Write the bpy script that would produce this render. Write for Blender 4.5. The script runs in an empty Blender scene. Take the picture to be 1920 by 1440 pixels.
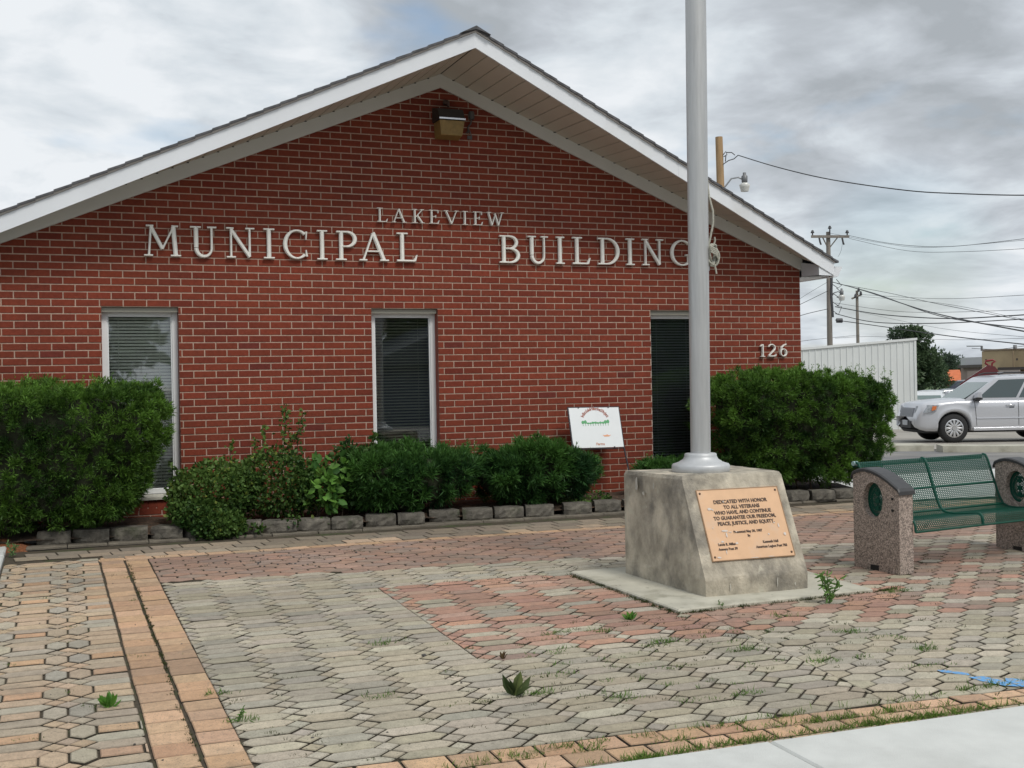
import bpy, math, random
import numpy as np
from mathutils import Vector, Matrix, Euler
R_ = random.Random(7)
rad = math.radians
scene = bpy.context.scene
COL = scene.collection

# ------------------------------------------------------------------ camera
cam_d = bpy.data.cameras.new('camera'); cam = bpy.data.objects.new('camera', cam_d); COL.objects.link(cam)
cam_d.sensor_width = 36.0; cam_d.lens = 36.0 * 2150 / 1920; cam_d.clip_start = 0.05; cam_d.clip_end = 5000
cr = Vector((0.93183, -0.36243, -0.01849)); cu = Vector((0.01719, -0.00681, 0.99983)); cf = Vector((0.36249, 0.93199, 0.00012))
CAM = Vector((-1.0055, -10.9834, 1.5519))
cam.matrix_world = Matrix(((cr.x, cu.x, -cf.x, CAM.x), (cr.y, cu.y, -cf.y, CAM.y), (cr.z, cu.z, -cf.z, CAM.z), (0, 0, 0, 1)))
scene.camera = cam
scene.render.resolution_x = 1024; scene.render.resolution_y = 768

# ------------------------------------------------------------------ sky
SUN_EL, SUN_AZ = rad(52), rad(162)      # azimuth measured clockwise from +Y
w = bpy.data.worlds.new('World'); scene.world = w; w.use_nodes = True
nt = w.node_tree; nt.nodes.clear(); N = nt.nodes.new; Lk = nt.links.new
out = N('ShaderNodeOutputWorld')
sky = N('ShaderNodeTexSky'); sky.sky_type = 'NISHITA'; sky.sun_disc = False; sky.sun_elevation = SUN_EL; sky.sun_rotation = SUN_AZ
sky.air_density = 1.2; sky.dust_density = 1.5
bgs = N('ShaderNodeBackground'); bgs.inputs[1].default_value = 0.10; Lk(sky.outputs[0], bgs.inputs[0])
tc = N('ShaderNodeTexCoord'); sep = N('ShaderNodeSeparateXYZ'); Lk(tc.outputs['Generated'], sep.inputs[0])
def M(op, a, b=None, c=None, clamp=False):
    m = N('ShaderNodeMath'); m.operation = op; m.use_clamp = clamp
    for i, v in enumerate((a, b, c)):
        if v is None: continue
        if isinstance(v, (int, float)): m.inputs[i].default_value = v
        else: Lk(v, m.inputs[i])
    return m.outputs[0]
zc = M('MAXIMUM', sep.outputs[2], 0.0); den = M('ADD', zc, 0.22)
px_, py_ = M('DIVIDE', sep.outputs[0], den), M('DIVIDE', sep.outputs[1], den)
cmb = N('ShaderNodeCombineXYZ'); Lk(px_, cmb.inputs[0]); Lk(py_, cmb.inputs[1]); Lk(M('MULTIPLY', sep.outputs[2], 1.5), cmb.inputs[2])
def noise(scale, detail, rough, off, dist=0.0):
    mp = N('ShaderNodeMapping'); mp.inputs['Location'].default_value = off; Lk(cmb.outputs[0], mp.inputs[0])
    n = N('ShaderNodeTexNoise'); n.inputs['Scale'].default_value = scale; n.inputs['Detail'].default_value = detail
    n.inputs['Roughness'].default_value = rough; n.inputs['Distortion'].default_value = dist; Lk(mp.outputs[0], n.inputs['Vector'])
    return n.outputs[0]
def blob(d, lo, hi):                    # 1 towards direction d, 0 away from it
    v = N('ShaderNodeVectorMath'); v.operation = 'DOT_PRODUCT'; Lk(tc.outputs['Generated'], v.inputs[0]); v.inputs[1].default_value = d
    r = N('ShaderNodeMapRange'); r.interpolation_type = 'SMOOTHSTEP'; r.inputs[1].default_value = lo; r.inputs[2].default_value = hi; Lk(v.outputs['Value'], r.inputs[0])
    return r.outputs[0]
n1 = noise(1.7, 5.0, 0.52, (3.1, 1.7, 0.4), 0.25); n2 = noise(3.6, 7.0, 0.56, (8.0, 2.0, 0.0), 0.35)
val = M('ADD', M('MULTIPLY', n1, 1.05), M('MULTIPLY', n2, 1.0)); val = M('SUBTRACT', val, 0.54)
val = M('SUBTRACT', val, M('MULTIPLY', blob((0.655, 0.70, 0.29), 0.970, 0.999), 0.15))
val = M('SUBTRACT', val, M('MULTIPLY', blob((0.612, 0.765, 0.21), 0.985, 0.999), 0.06))
val = M('ADD', val, M('MULTIPLY', blob((0.47, 0.86, 0.18), 0.975, 0.999), 0.10))
val = M('ADD', val, M('MULTIPLY', blob((0.06, 0.96, 0.27), 0.97, 0.9995), 0.07))
ramp = N('ShaderNodeValToRGB'); Lk(val, ramp.inputs[0]); e = ramp.color_ramp.elements
e[0].position = 0.16; e[0].color = (0.30, 0.325, 0.35, 1)
e[1].position = 0.64; e[1].color = (0.62, 0.645, 0.67, 1)
x_ = ramp.color_ramp.elements.new(0.34); x_.color = (0.40, 0.43, 0.465, 1)
x_ = ramp.color_ramp.elements.new(0.47); x_.color = (0.50, 0.54, 0.575, 1)
bgc = N('ShaderNodeBackground'); Lk(ramp.outputs[0], bgc.inputs[0]); bgc.inputs[1].default_value = 1.0
gap = noise(2.3, 4.0, 0.5, (1.0, 6.0, 2.0), 0.3)
gr = N('ShaderNodeMapRange'); gr.inputs[1].default_value = 0.57; gr.inputs[2].default_value = 0.72; gr.inputs[3].default_value = 0.0; gr.inputs[4].default_value = 0.75; Lk(gap, gr.inputs[0])
gp_ = M('ADD', gr.outputs[0], M('MULTIPLY', blob((0.638, 0.763, 0.10), 0.9955, 0.9998), 0.45), clamp=True)
mx = N('ShaderNodeMixShader'); Lk(gp_, mx.inputs[0]); Lk(bgc.outputs[0], mx.inputs[1]); Lk(bgs.outputs[0], mx.inputs[2]); Lk(mx.outputs[0], out.inputs[0])

# ------------------------------------------------------------------ sun (thin overcast)
sd = bpy.data.lights.new('sun', 'SUN'); sd.energy = 1.5; sd.angle = rad(16); sd.color = (1.0, 0.96, 0.90)
so = bpy.data.objects.new('sun', sd); COL.objects.link(so)
sdir = Vector((math.sin(SUN_AZ) * math.cos(SUN_EL), math.cos(SUN_AZ) * math.cos(SUN_EL), math.sin(SUN_EL)))
so.rotation_euler = sdir.to_track_quat('Z', 'Y').to_euler(); so.location = (0, -20, 30)
vs = scene.view_settings; vs.view_transform = 'Standard'; vs.look = 'None'; vs.exposure = 0.45; vs.gamma = 1.0

# ------------------------------------------------------------------ helpers
ROOT = {}
MATS = {}
def mat(name, col=(.5, .5, .5), rough=.7, metal=0., attr=False, var=0., vscale=8., col2=None, bump=0., bscale=60., spec=.5, coord='Object', detail=4., c2lo=.45, c2hi=.65, c2scale=3., stretch=None, col3=None, c3scale=20., c3lo=.6, c3hi=.7, fleck=0.):
    if name in MATS: return MATS[name]
    m = bpy.data.materials.new(name); m.use_nodes = True; t = m.node_tree; b = t.nodes['Principled BSDF']
    b.inputs['Roughness'].default_value = rough; b.inputs['Metallic'].default_value = metal
    b.inputs['Specular IOR Level'].default_value = spec
    nn = t.nodes.new; ll = t.links.new
    tcn = nn('ShaderNodeTexCoord'); src = tcn.outputs[coord]
    if stretch:
        mp = nn('ShaderNodeMapping'); mp.inputs['Scale'].default_value = stretch; ll(src, mp.inputs[0]); src = mp.outputs[0]
    def nz(s, d=4., r=.55):
        n = nn('ShaderNodeTexNoise'); n.inputs['Scale'].default_value = s; n.inputs['Detail'].default_value = d; n.inputs['Roughness'].default_value = r; ll(src, n.inputs['Vector']); return n.outputs[0]
    if attr:
        a = nn('ShaderNodeVertexColor'); a.layer_name = 'Col'; c = a.outputs[0]
    else:
        a = nn('ShaderNodeRGB'); a.outputs[0].default_value = (*col, 1); c = a.outputs[0]
    def mixc(c, colr, s, lo, hi, amt=1.):
        r = nn('ShaderNodeMapRange'); r.inputs[1].default_value = lo; r.inputs[2].default_value = hi; r.inputs[4].default_value = amt; ll(nz(s, 6., .6), r.inputs[0])
        x = nn('ShaderNodeMix'); x.data_type = 'RGBA'; ll(r.outputs[0], x.inputs[0]); ll(c, x.inputs[6]); x.inputs[7].default_value = (*colr, 1); return x.outputs[2]
    if col2: c = mixc(c, col2, c2scale, c2lo, c2hi)
    if col3: c = mixc(c, col3, c3scale, c3lo, c3hi)
    if fleck:
        v = nn('ShaderNodeTexVoronoi'); v.inputs['Scale'].default_value = fleck; ll(src, v.inputs['Vector'])
        sp = nn('ShaderNodeSeparateColor'); ll(v.outputs['Color'], sp.inputs[0])
        r = nn('ShaderNodeMapRange'); r.inputs[3].default_value = (.45 if fleck < 200 else .84); r.inputs[4].default_value = (1.7 if fleck < 200 else 1.18); ll(sp.outputs[0], r.inputs[0])
        x = nn('ShaderNodeVectorMath'); x.operation = 'SCALE'; ll(c, x.inputs[0]); ll(r.outputs[0], x.inputs['Scale']); c = x.outputs[0]
    if var:
        r = nn('ShaderNodeMapRange'); r.inputs[1].default_value = .3; r.inputs[2].default_value = .7; r.inputs[3].default_value = 1 - var; r.inputs[4].default_value = 1 + var; ll(nz(vscale, detail), r.inputs[0])
        x = nn('ShaderNodeVectorMath'); x.operation = 'SCALE'; ll(c, x.inputs[0]); ll(r.outputs[0], x.inputs['Scale']); c = x.outputs[0]
    ll(c, b.inputs['Base Color'])
    if bump:
        bp = nn('ShaderNodeBump'); bp.inputs['Strength'].default_value = 1.; bp.inputs['Distance'].default_value = bump; ll(nz(bscale, 5.), bp.inputs['Height']); ll(bp.outputs[0], b.inputs['Normal'])
    MATS[name] = m; return m
def glass_mat(name, tint, refl, rough=.02):
    """Window pane: mirror-like share over a see-through share."""
    m = bpy.data.materials.new(name); m.use_nodes = True; t = m.node_tree; t.nodes.clear(); nn = t.nodes.new; ll = t.links.new
    o = nn('ShaderNodeOutputMaterial'); g = nn('ShaderNodeBsdfGlossy'); g.inputs['Roughness'].default_value = rough; g.inputs['Color'].default_value = (.95, .97, 1, 1)
    tr = nn('ShaderNodeBsdfTransparent'); tr.inputs[0].default_value = (*tint, 1)
    fr = nn('ShaderNodeFresnel'); fr.inputs[0].default_value = 1.5
    ad = nn('ShaderNodeMath'); ad.operation = 'ADD'; ad.use_clamp = True; ll(fr.outputs[0], ad.inputs[0]); ad.inputs[1].default_value = refl
    x = nn('ShaderNodeMixShader'); ll(ad.outputs[0], x.inputs[0]); ll(tr.outputs[0], x.inputs[1]); ll(g.outputs[0], x.inputs[2]); ll(x.outputs[0], o.inputs[0])
    MATS[name] = m; return m
def leaf_mat(name, trans=.25, rough=.55, spec=.3):
    m = bpy.data.materials.new(name); m.use_nodes = True; t = m.node_tree; b = t.nodes['Principled BSDF']; nn = t.nodes.new; ll = t.links.new
    a = nn('ShaderNodeVertexColor'); a.layer_name = 'Col'; ll(a.outputs[0], b.inputs['Base Color']); b.inputs['Roughness'].default_value = rough; b.inputs['Specular IOR Level'].default_value = spec
    tl = nn('ShaderNodeBsdfTranslucent'); ll(a.outputs[0], tl.inputs[0]); x = nn('ShaderNodeMixShader'); x.inputs[0].default_value = trans
    ll(b.outputs[0], x.inputs[1]); ll(tl.outputs[0], x.inputs[2]); ll(x.outputs[0], t.nodes['Material Output'].inputs[0]); MATS[name] = m; return m

def props(o, label=None, cat=None, group=None, kind=None):
    if label: o['label'] = label
    if cat: o['category'] = cat
    if group: o['group'] = group
    if kind: o['kind'] = kind
    return o
def thing(name, loc, label, cat, group=None):
    o = bpy.data.objects.new(name, None); COL.objects.link(o); o.location = loc; o.empty_display_size = .2
    ROOT[o.name] = Vector(loc); return props(o, label, cat, group)
class MB:
    """Collects geometry in world coordinates and links it as ONE mesh object."""
    def __init__(s, xf=None): s.v = []; s.f = []; s.m = []; s.c = []; s.xf = xf; s.sm = []
    def add(s, vs, fs, mi=0, c=(1, 1, 1), smooth=False):
        b = len(s.v); s.v += [tuple(v) for v in vs]
        for f in fs: s.f.append(tuple(i + b for i in f)); s.m.append(mi); s.c.append(c); s.sm.append(smooth)
    def box(s, x0, x1, y0, y1, z0, z1, mi=0, c=(1, 1, 1)):
        s.add([(x0, y0, z0), (x1, y0, z0), (x1, y1, z0), (x0, y1, z0), (x0, y0, z1), (x1, y0, z1), (x1, y1, z1), (x0, y1, z1)],
              [(0, 3, 2, 1), (4, 5, 6, 7), (0, 1, 5, 4), (1, 2, 6, 5), (2, 3, 7, 6), (3, 0, 4, 7)], mi, c)
    def prism(s, bot, top, mi=0, c=(1, 1, 1)):
        n = len(bot); s.add(list(bot) + list(top), [tuple(range(n - 1, -1, -1)), tuple(range(n, 2 * n))] + [(i, (i + 1) % n, n + (i + 1) % n, n + i) for i in range(n)], mi, c)
    def quad(s, a, b, c_, d, mi=0, c=(1, 1, 1)): s.add([a, b, c_, d], [(0, 1, 2, 3)], mi, c)
    def tube(s, pts, r, n=8, mi=0, c=(1, 1, 1), caps=True):
        pts = [Vector(p) for p in pts]; rs = r if isinstance(r, (list, tuple)) else [r] * len(pts); V = []; F = []
        up = Vector((0, 0, 1))
        t0 = (pts[1] - pts[0]).normalized()
        a = t0.cross(up); a = a if a.length > .05 else t0.cross(Vector((1, 0, 0))); a.normalize()
        for i, p in enumerate(pts):
            t = (pts[min(i + 1, len(pts) - 1)] - pts[max(i - 1, 0)])
            t = t.normalized() if t.length > 1e-9 else t0
            a = (a - t * a.dot(t)); a = a.normalized() if a.length > 1e-6 else t.orthogonal().normalized(); b = t.cross(a)
            for k in range(n):
                th = 2 * math.pi * k / n; V.append(p + (a * math.cos(th) + b * math.sin(th)) * rs[i])
        for i in range(len(pts) - 1):
            for k in range(n): F.append((i * n + k, i * n + (k + 1) % n, (i + 1) * n + (k + 1) % n, (i + 1) * n + k))
        s.add(V, F, mi, c, True)
        if caps: s.add(V[:n], [tuple(range(n))], mi, c); s.add(V[-n:], [tuple(range(n - 1, -1, -1))], mi, c)
    def lathe(s, prof, cx, cy, n=24, mi=0, c=(1, 1, 1), smooth=True):
        V = []; F = []
        for r, z in prof:
            for k in range(n): V.append((cx + r * math.cos(2 * math.pi * k / n), cy + r * math.sin(2 * math.pi * k / n), z))
        for i in range(len(prof) - 1):
            for k in range(n): F.append((i * n + k, i * n + (k + 1) % n, (i + 1) * n + (k + 1) % n, (i + 1) * n + k))
        s.add(V, F, mi, c, smooth)
        s.add(V[-n:], [tuple(range(n))], mi, c); s.add(V[:n], [tuple(range(n - 1, -1, -1))], mi, c)
    def build(s, name, mats, parent=None, bevel=0., smooth=None, xf=None):
        xf = xf or s.xf
        vs = [xf(v) for v in s.v] if xf else s.v
        o0 = ROOT[parent.name] if parent else Vector((0, 0, 0))
        me = bpy.data.meshes.new(name); me.from_pydata([(v[0] - o0.x, v[1] - o0.y, v[2] - o0.z) for v in vs], [], s.f)
        mats = mats if isinstance(mats, (list, tuple)) else [mats]
        for m in mats: me.materials.append(m)
        me.polygons.foreach_set('material_index', s.m)
        me.polygons.foreach_set('use_smooth', [bool(x) if smooth is None else smooth for x in s.sm])
        if any(c != (1, 1, 1) for c in s.c):
            ca = me.color_attributes.new('Col', 'FLOAT_COLOR', 'CORNER'); arr = []
            for f, c in zip(s.f, s.c): arr += [c[0], c[1], c[2], 1.] * len(f)
            ca.data.foreach_set('color', arr)
        me.update(); o = bpy.data.objects.new(name, me); COL.objects.link(o)
        if parent: o.parent = parent; ROOT[o.name] = o0
        else: ROOT[o.name] = Vector((0, 0, 0))
        if bevel:
            b = o.modifiers.new('bevel', 'BEVEL'); b.width = bevel; b.segments = 2; b.limit_method = 'ANGLE'; b.angle_limit = rad(40)
        return o
def np_mesh(name, V, F, C, m, parent=None):
    """Fast mesh of quads: V (n,3), F (k,4), C (k,3) colour per face."""
    o0 = ROOT[parent.name] if parent else Vector((0, 0, 0)); V = V - np.array(o0)
    me = bpy.data.meshes.new(name); me.vertices.add(len(V)); me.vertices.foreach_set('co', V.astype(np.float32).ravel())
    k, n = F.shape; me.loops.add(k * n); me.loops.foreach_set('vertex_index', F.astype(np.int32).ravel())
    me.polygons.add(k); me.polygons.foreach_set('loop_start', np.arange(0, k * n, n, dtype=np.int32)); me.polygons.foreach_set('loop_total', np.full(k, n, dtype=np.int32))
    me.materials.append(m); me.update(calc_edges=True)
    ca = me.color_attributes.new('Col', 'FLOAT_COLOR', 'CORNER'); CC = np.concatenate([C, np.ones((k, 1))], 1); ca.data.foreach_set('color', np.repeat(CC, n, 0).astype(np.float32).ravel())
    o = bpy.data.objects.new(name, me); COL.objects.link(o)
    if parent: o.parent = parent; ROOT[o.name] = o0
    else: ROOT[o.name] = Vector((0, 0, 0))
    return o
def clip(poly, nx, ny, d):              # keep nx*x+ny*y <= d
    out_ = []
    for i in range(len(poly)):
        a, b = poly[i - 1], poly[i]; da = nx * a[0] + ny * a[1] - d; db = nx * b[0] + ny * b[1] - d
        if (da <= 0) != (db <= 0): t = da / (da - db); out_.append((a[0] + (b[0] - a[0]) * t, a[1] + (b[1] - a[1]) * t))
        if db <= 0: out_.append(b)
    return out_
def inset(poly, g):                     # convex, counter-clockwise
    res = poly
    for i in range(len(poly)):
        a, b = poly[i], poly[(i + 1) % len(poly)]; dx, dy = b[0] - a[0], b[1] - a[1]; l = math.hypot(dx, dy)
        if l < 1e-6: continue
        nx, ny = dy / l, -dx / l; res = clip(res, nx, ny, nx * a[0] + ny * a[1] - g)
        if len(res) < 3: return []
    return res
def area(p): return .5 * sum(p[i - 1][0] * p[i][1] - p[i][0] * p[i - 1][1] for i in range(len(p)))
def vary(c, a): k = 1 + R_.uniform(-a, a); return tuple(max(0, x * k * (1 + R_.uniform(-a * .25, a * .25))) for x in c)
def text_geo(body, size, bold=0., ext=.002, align='CENTER'):
    cu_ = bpy.data.curves.new('t', 'FONT'); cu_.body = body; cu_.size = size; cu_.offset = bold; cu_.extrude = ext; cu_.align_x = align; cu_.resolution_u = 3
    o = bpy.data.objects.new('t', cu_); COL.objects.link(o); dg = bpy.context.evaluated_depsgraph_get(); me = bpy.data.meshes.new_from_object(o.evaluated_get(dg))
    V = [tuple(v.co) for v in me.vertices]; F = [tuple(p.vertices) for p in me.polygons]
    bpy.data.objects.remove(o); bpy.data.curves.remove(cu_); bpy.data.meshes.remove(me); return V, F
def pav(y): return .322 + .03 * y       # height of the paved plaza

# ------------------------------------------------------------------ ground, road, walks
def ground_z(x, y):
    d = math.hypot(x - CAM.x, y - CAM.y)
    z = float(np.interp(d, [0, 6, 10, 14, 17.2, 20, 24, 29, 31, 45, 60, 5000], [-.12, -.06, .02, .12, .16, .10, .02, -.13, -.15, -.35, -.6, -.6]))
    return z
gm = MB()
rings = [0, 3, 6, 8, 10, 12, 14, 16, 17.2, 18.5, 20, 22, 24, 27, 30, 36, 45, 60, 90, 150, 300, 700, 2500]; na = 72
gv = [(CAM.x + r * math.cos(2 * math.pi * k / na), CAM.y + r * math.sin(2 * math.pi * k / na)) for r in rings for k in range(na)]
gm.add([(x, y, ground_z(x, y)) for x, y in gv], [(i * na + k, i * na + (k + 1) % na, (i + 1) * na + (k + 1) % na, (i + 1) * na + k) for i in range(len(rings) - 1) for k in range(na)], smooth=True)
asph = mat('asphalt', (.155, .155, .155), .9, var=.22, vscale=.9, col2=(.215, .205, .19), c2scale=.35, c2lo=.4, c2hi=.6, bump=.004, bscale=90, coord='Object')
props(gm.build('ground', asph), kind='structure')
conc = mat('pale_concrete', (.55, .56, .535), .85, var=.07, vscale=6, bump=.0015, bscale=150, col2=(.45, .455, .43), c2scale=1.3, c2lo=.5, c2hi=.7, col3=(.30, .29, .26), c3scale=9, c3lo=.70, c3hi=.78)
sw = MB()
def slab_xy(mb, poly, zf, th=.12, mi=0, c=(1, 1, 1), cham=.006):
    q = inset(poly, cham)
    if len(q) != len(poly): return
    n = len(poly); T = [(x, y, zf(x, y)) for x, y in q]; E = [(x, y, zf(x, y) - cham) for x, y in poly]; B = [(x, y, zf(x, y) - th) for x, y in poly]
    mb.add(B + E + T, [tuple(range(2 * n, 3 * n))] + [(i, (i + 1) % n, n + (i + 1) % n, n + i) for i in range(n)] + [(n + i, n + (i + 1) % n, 2 * n + (i + 1) % n, 2 * n + i) for i in range(n)], mi, c)
for k in range(-4, 6):
    x0, x1 = 1.567 + 1.75 * k, 1.567 + 1.75 * (k + 1) - .008
    ye = lambda x: -7.073 - .026 * x
    slab_xy(sw, [(x0 + .035, -9.2), (x1 + .035, -9.2), (x1, ye(x1)), (x0, ye(x0))], lambda x, y: pav(y) + .014, cham=.009)
props(sw.build('sidewalk', conc), kind='structure')
wk = MB()                                # pale walk beside the building and strip at the left edge
for k in range(6):
    slab_xy(wk, [(6.95 + 2 * k, -.95), (8.94 + 2 * k, -.95), (8.94 + 2 * k, .85), (6.95 + 2 * k, .85)], lambda x, y: .315, cham=.01)
for k in range(9):
    slab_xy(wk, [(6.95, .86 + 1.6 * k), (8.3, .86 + 1.6 * k), (8.3, 2.45 + 1.6 * k), (6.95, 2.45 + 1.6 * k)], lambda x, y: .315, cham=.01)
for k in range(7):
    slab_xy(wk, [(-2.95, -7.0 + .95 * k), (-1.475, -7.0 + .95 * k), (-1.475, -6.06 + .95 * k), (-2.95, -6.06 + .95 * k)], lambda x, y: pav(y) + .02, cham=.01)
slab_xy(wk, [(6.55, -1.42), (9.6, -2.05), (9.6, -.97), (6.95, -.97)], lambda x, y: .312, .02, cham=.01)
props(wk.build('walkway', conc), kind='structure')

# ------------------------------------------------------------------ plaza of concrete pavers
GRAY = [(0.368, 0.329, 0.258), (0.408, 0.367, 0.287), (0.323, 0.294, 0.238), (0.379, 0.335, 0.250), (0.340, 0.298, 0.219)]
RED = [(0.373, 0.214, 0.154), (0.408, 0.235, 0.161), (0.340, 0.199, 0.149), (0.373, 0.241, 0.180), (0.340, 0.228, 0.173)]
TAN = [(0.483, 0.309, 0.185), (0.439, 0.274, 0.166), (0.515, 0.343, 0.217), (0.406, 0.268, 0.172)]
BROWN = [(0.237, 0.193, 0.143), (0.275, 0.220, 0.160), (0.220, 0.182, 0.138)]
MAUVE = [(0.280, 0.185, 0.140), (0.314, 0.207, 0.157), (0.269, 0.196, 0.157), (0.325, 0.202, 0.146)]
OLIVE = [(0.396, 0.315, 0.225), (0.420, 0.309, 0.206), (0.360, 0.298, 0.225), (0.444, 0.332, 0.225)]
pv = MB()
def paver(poly, cols, amt=.07, gap=.0078, lift=0., post=()):
    if area(poly) < 0: poly = poly[::-1]
    gap *= R_.uniform(.38, .82); p = inset(poly, gap)
    for pl_ in post:
        if len(p) >= 3: p = clip(p, *pl_)
    if len(p) < 3 or area(p) < .0006: return
    t = inset(p, .0045)
    if len(t) != len(p): t = [(x + (sum(a for a, b in p) / len(p) - x) * .06, y + (sum(b for a, b in p) / len(p) - y) * .06) for x, y in p]
    cx = sum(a for a, b in p) / len(p); cy = sum(b for a, b in p) / len(p); w_k = 1 + .11 * math.sin(cx * 1.9 + 1.3 * math.sin(cy * 1.3)) * math.sin(cy * 2.3 + .7) + .07 * math.sin(cx * 5.1 + cy * 3.7)  # w_k: slow wavy tone, sunlit lighter patches put into the paver colour
    c = tuple(v * w_k for v in vary(R_.choice(cols), amt))
    sx, sy, dz = R_.gauss(0, .008), R_.gauss(0, .008), R_.gauss(0, .0012) + lift
    zf = lambda x, y: pav(y) + dz + sx * (x - cx) + sy * (y - cy)
    n = len(p)
    pv.add([(x, y, zf(x, y) - .03) for x, y in p] + [(x, y, zf(x, y) - .0035) for x, y in p] + [(x, y, zf(x, y)) for x, y in t],
           [tuple(range(2 * n, 3 * n))], 0, c)
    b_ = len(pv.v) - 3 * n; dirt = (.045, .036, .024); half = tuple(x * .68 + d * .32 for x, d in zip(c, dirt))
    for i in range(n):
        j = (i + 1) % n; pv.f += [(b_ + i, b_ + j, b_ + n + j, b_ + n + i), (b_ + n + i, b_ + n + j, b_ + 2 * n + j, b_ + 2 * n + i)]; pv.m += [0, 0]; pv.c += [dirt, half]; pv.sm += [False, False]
def lim(poly, planes):
    for pl in planes:
        poly = clip(poly, *pl)
        if len(poly) < 3: return []
    return poly
def xline(x0, y0, x1, y1, side):        # half-plane left (side=-1: keep smaller x) of the line
    dx, dy = x1 - x0, y1 - y0; nx, ny = dy, -dx
    if ny * 0 + nx < 0: nx, ny = -nx, -ny
    if side > 0: nx, ny = -nx, -ny
    return (nx, ny, nx * x0 + ny * y0)
def yline(x0, y0, x1, y1, side):        # side=-1 keeps smaller y
    dx, dy = x1 - x0, y1 - y0; nx, ny = -dy, dx
    if ny < 0: nx, ny = -nx, -ny
    if side > 0: nx, ny = -nx, -ny
    return (nx, ny, nx * x0 + ny * y0)
bandL = (-.796, -1.6, -.717, -6.45); bandR = (-.448, -1.6, -.373, -6.45)
swk = (-2, -7.073 + .052 - .012, 3, -7.073 - .078 - .012)
frontT = (-.4, -6.69, 3.2, -6.93); frontB = (-.4, -7.02, 3.2, -7.10)
zone_back = lambda x: -2.79 - .1 * (x + .43)
tanB = lambda x: -1.80 - .022 * x
# columns of bars with diamonds
FL, TP, HH = .165, .055, .05           # flat length, tip length, half height
def bar(cx, cy): return [(cx - FL / 2 - TP, cy), (cx - FL / 2, cy - HH), (cx + FL / 2, cy - HH), (cx + FL / 2 + TP, cy), (cx + FL / 2, cy + HH), (cx - FL / 2, cy + HH)]
def dia(cx, cy, a=TP, b=HH): return [(cx - a, cy), (cx, cy - b), (cx + a, cy), (cx, cy + b)]
def field_col(x, y):
    if y > zone_back(x) and y < tanB(x) + .2: return MAUVE
    if x > .90 + (-.012) * (y + 3.56) and -5.50 - .02 * (x - .9) < y < -3.56 - .02 * x:
        if math.sin(x * 7.3) * math.sin(y * 9.1 + 1) > .80: return GRAY + MAUVE
        p = .30 if x < 3.6 else .42
        if x > 3.9: return BROWN + GRAY if R_.random() < p else MAUVE + RED[:1]
        return GRAY if R_.random() < (.22 if y < -4 else .12) else RED
    return GRAY
planesA = [xline(*bandR, 1), yline(*frontT, 1), yline(-.4, tanB(-.4), 3.5, tanB(3.5), -1)]
split = (2.35, -7, 2.75, -1.8)
P_ = FL + 2 * TP
for i in range(-3, 14):
    for j in range(-75, 5):
        cx, cy = i * P_ + .02, j * 2 * HH
        if not (-.9 < cx < 3.4 and -7.2 < cy < -1.6): continue
        pl = planesA; ps = [xline(*split, -1)]
        if cy > zone_back(cx): continue
        dx, dy = cx + P_ / 2, cy + HH
        for q_, qx, qy in ((bar(cx, cy), cx, cy), (dia(dx, dy), dx, dy)):
            e_ = .905 - .012 * (qy + 3.56)
            if abs(qx - e_) < .16 and -5.5 < qy < -3.56:      # blocks cut along the straight edge of the red field
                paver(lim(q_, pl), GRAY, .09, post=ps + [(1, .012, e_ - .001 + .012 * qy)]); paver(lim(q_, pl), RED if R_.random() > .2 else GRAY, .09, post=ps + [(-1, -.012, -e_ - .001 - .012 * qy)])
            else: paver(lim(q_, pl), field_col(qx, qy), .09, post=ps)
# running-bond hexagons
def hexb(cx, cy, w=.1, h1=.028, h2=.066): return [(cx - w, cy - h1), (cx, cy - h2), (cx + w, cy - h1), (cx + w, cy + h1), (cx, cy + h2), (cx - w, cy + h1)]
rowh = .094
for j in range(-90, 0):
    cy = j * rowh
    for i in range(-6, 60):
        cx = i * .2 + (.1 if j % 2 else 0)
        if not (-.7 < cx < 10.4 and -7.3 < cy < -1.0): continue
        back = cy > zone_back(cx)
        pl = [xline(*bandR, 1), yline(-.4, tanB(-.4), 3.5, tanB(3.5), -1), yline(*frontT, 1)]
        ps = [] if back else [xline(*split, 1)]
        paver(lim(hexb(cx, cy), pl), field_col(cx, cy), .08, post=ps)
# left strip: hexagon pairs, bars and diamonds
plL = [xline(*bandL, -1), (-1, 0, 1.465), yline(*swk, 1), (0, 1, -1.62)]
for i in range(-2, 3):
    for j in range(-26, -4):
        ox, oy = -1.30 + .39 * i, j * .31
        for k, cols in ((0, None), (1, OLIVE), (2, OLIVE)):
            if k == 0:
                q = [(ox, oy - .05), (ox + .17, oy - .05), (ox + .17, oy + .05), (ox, oy + .05)]; paver(lim(q, plL), TAN if R_.random() < .6 else OLIVE, .08)
            else:
                q = [(ox - .055, oy + .1 * k), (ox, oy + .1 * k - .05), (ox + .17, oy + .1 * k - .05), (ox + .225, oy + .1 * k), (ox + .17, oy + .1 * k + .05), (ox, oy + .1 * k + .05)]
                paver(lim(q, plL), OLIVE + GRAY[:1], .08)
        for hx in (ox + .225, ox + .335):
            paver(lim([(hx - .055, oy - .05), (hx, oy - .1), (hx + .055, oy - .05), (hx + .055, oy + .05), (hx, oy + .1), (hx - .055, oy + .05)], plL), OLIVE + GRAY, .08)
            paver(lim(dia(hx, oy + .15), plL), OLIVE, .1)
        paver(lim(dia(ox + .28, oy + .1), plL), OLIVE, .1); paver(lim(dia(ox + .28, oy + .2), plL), OLIVE, .1)
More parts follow.
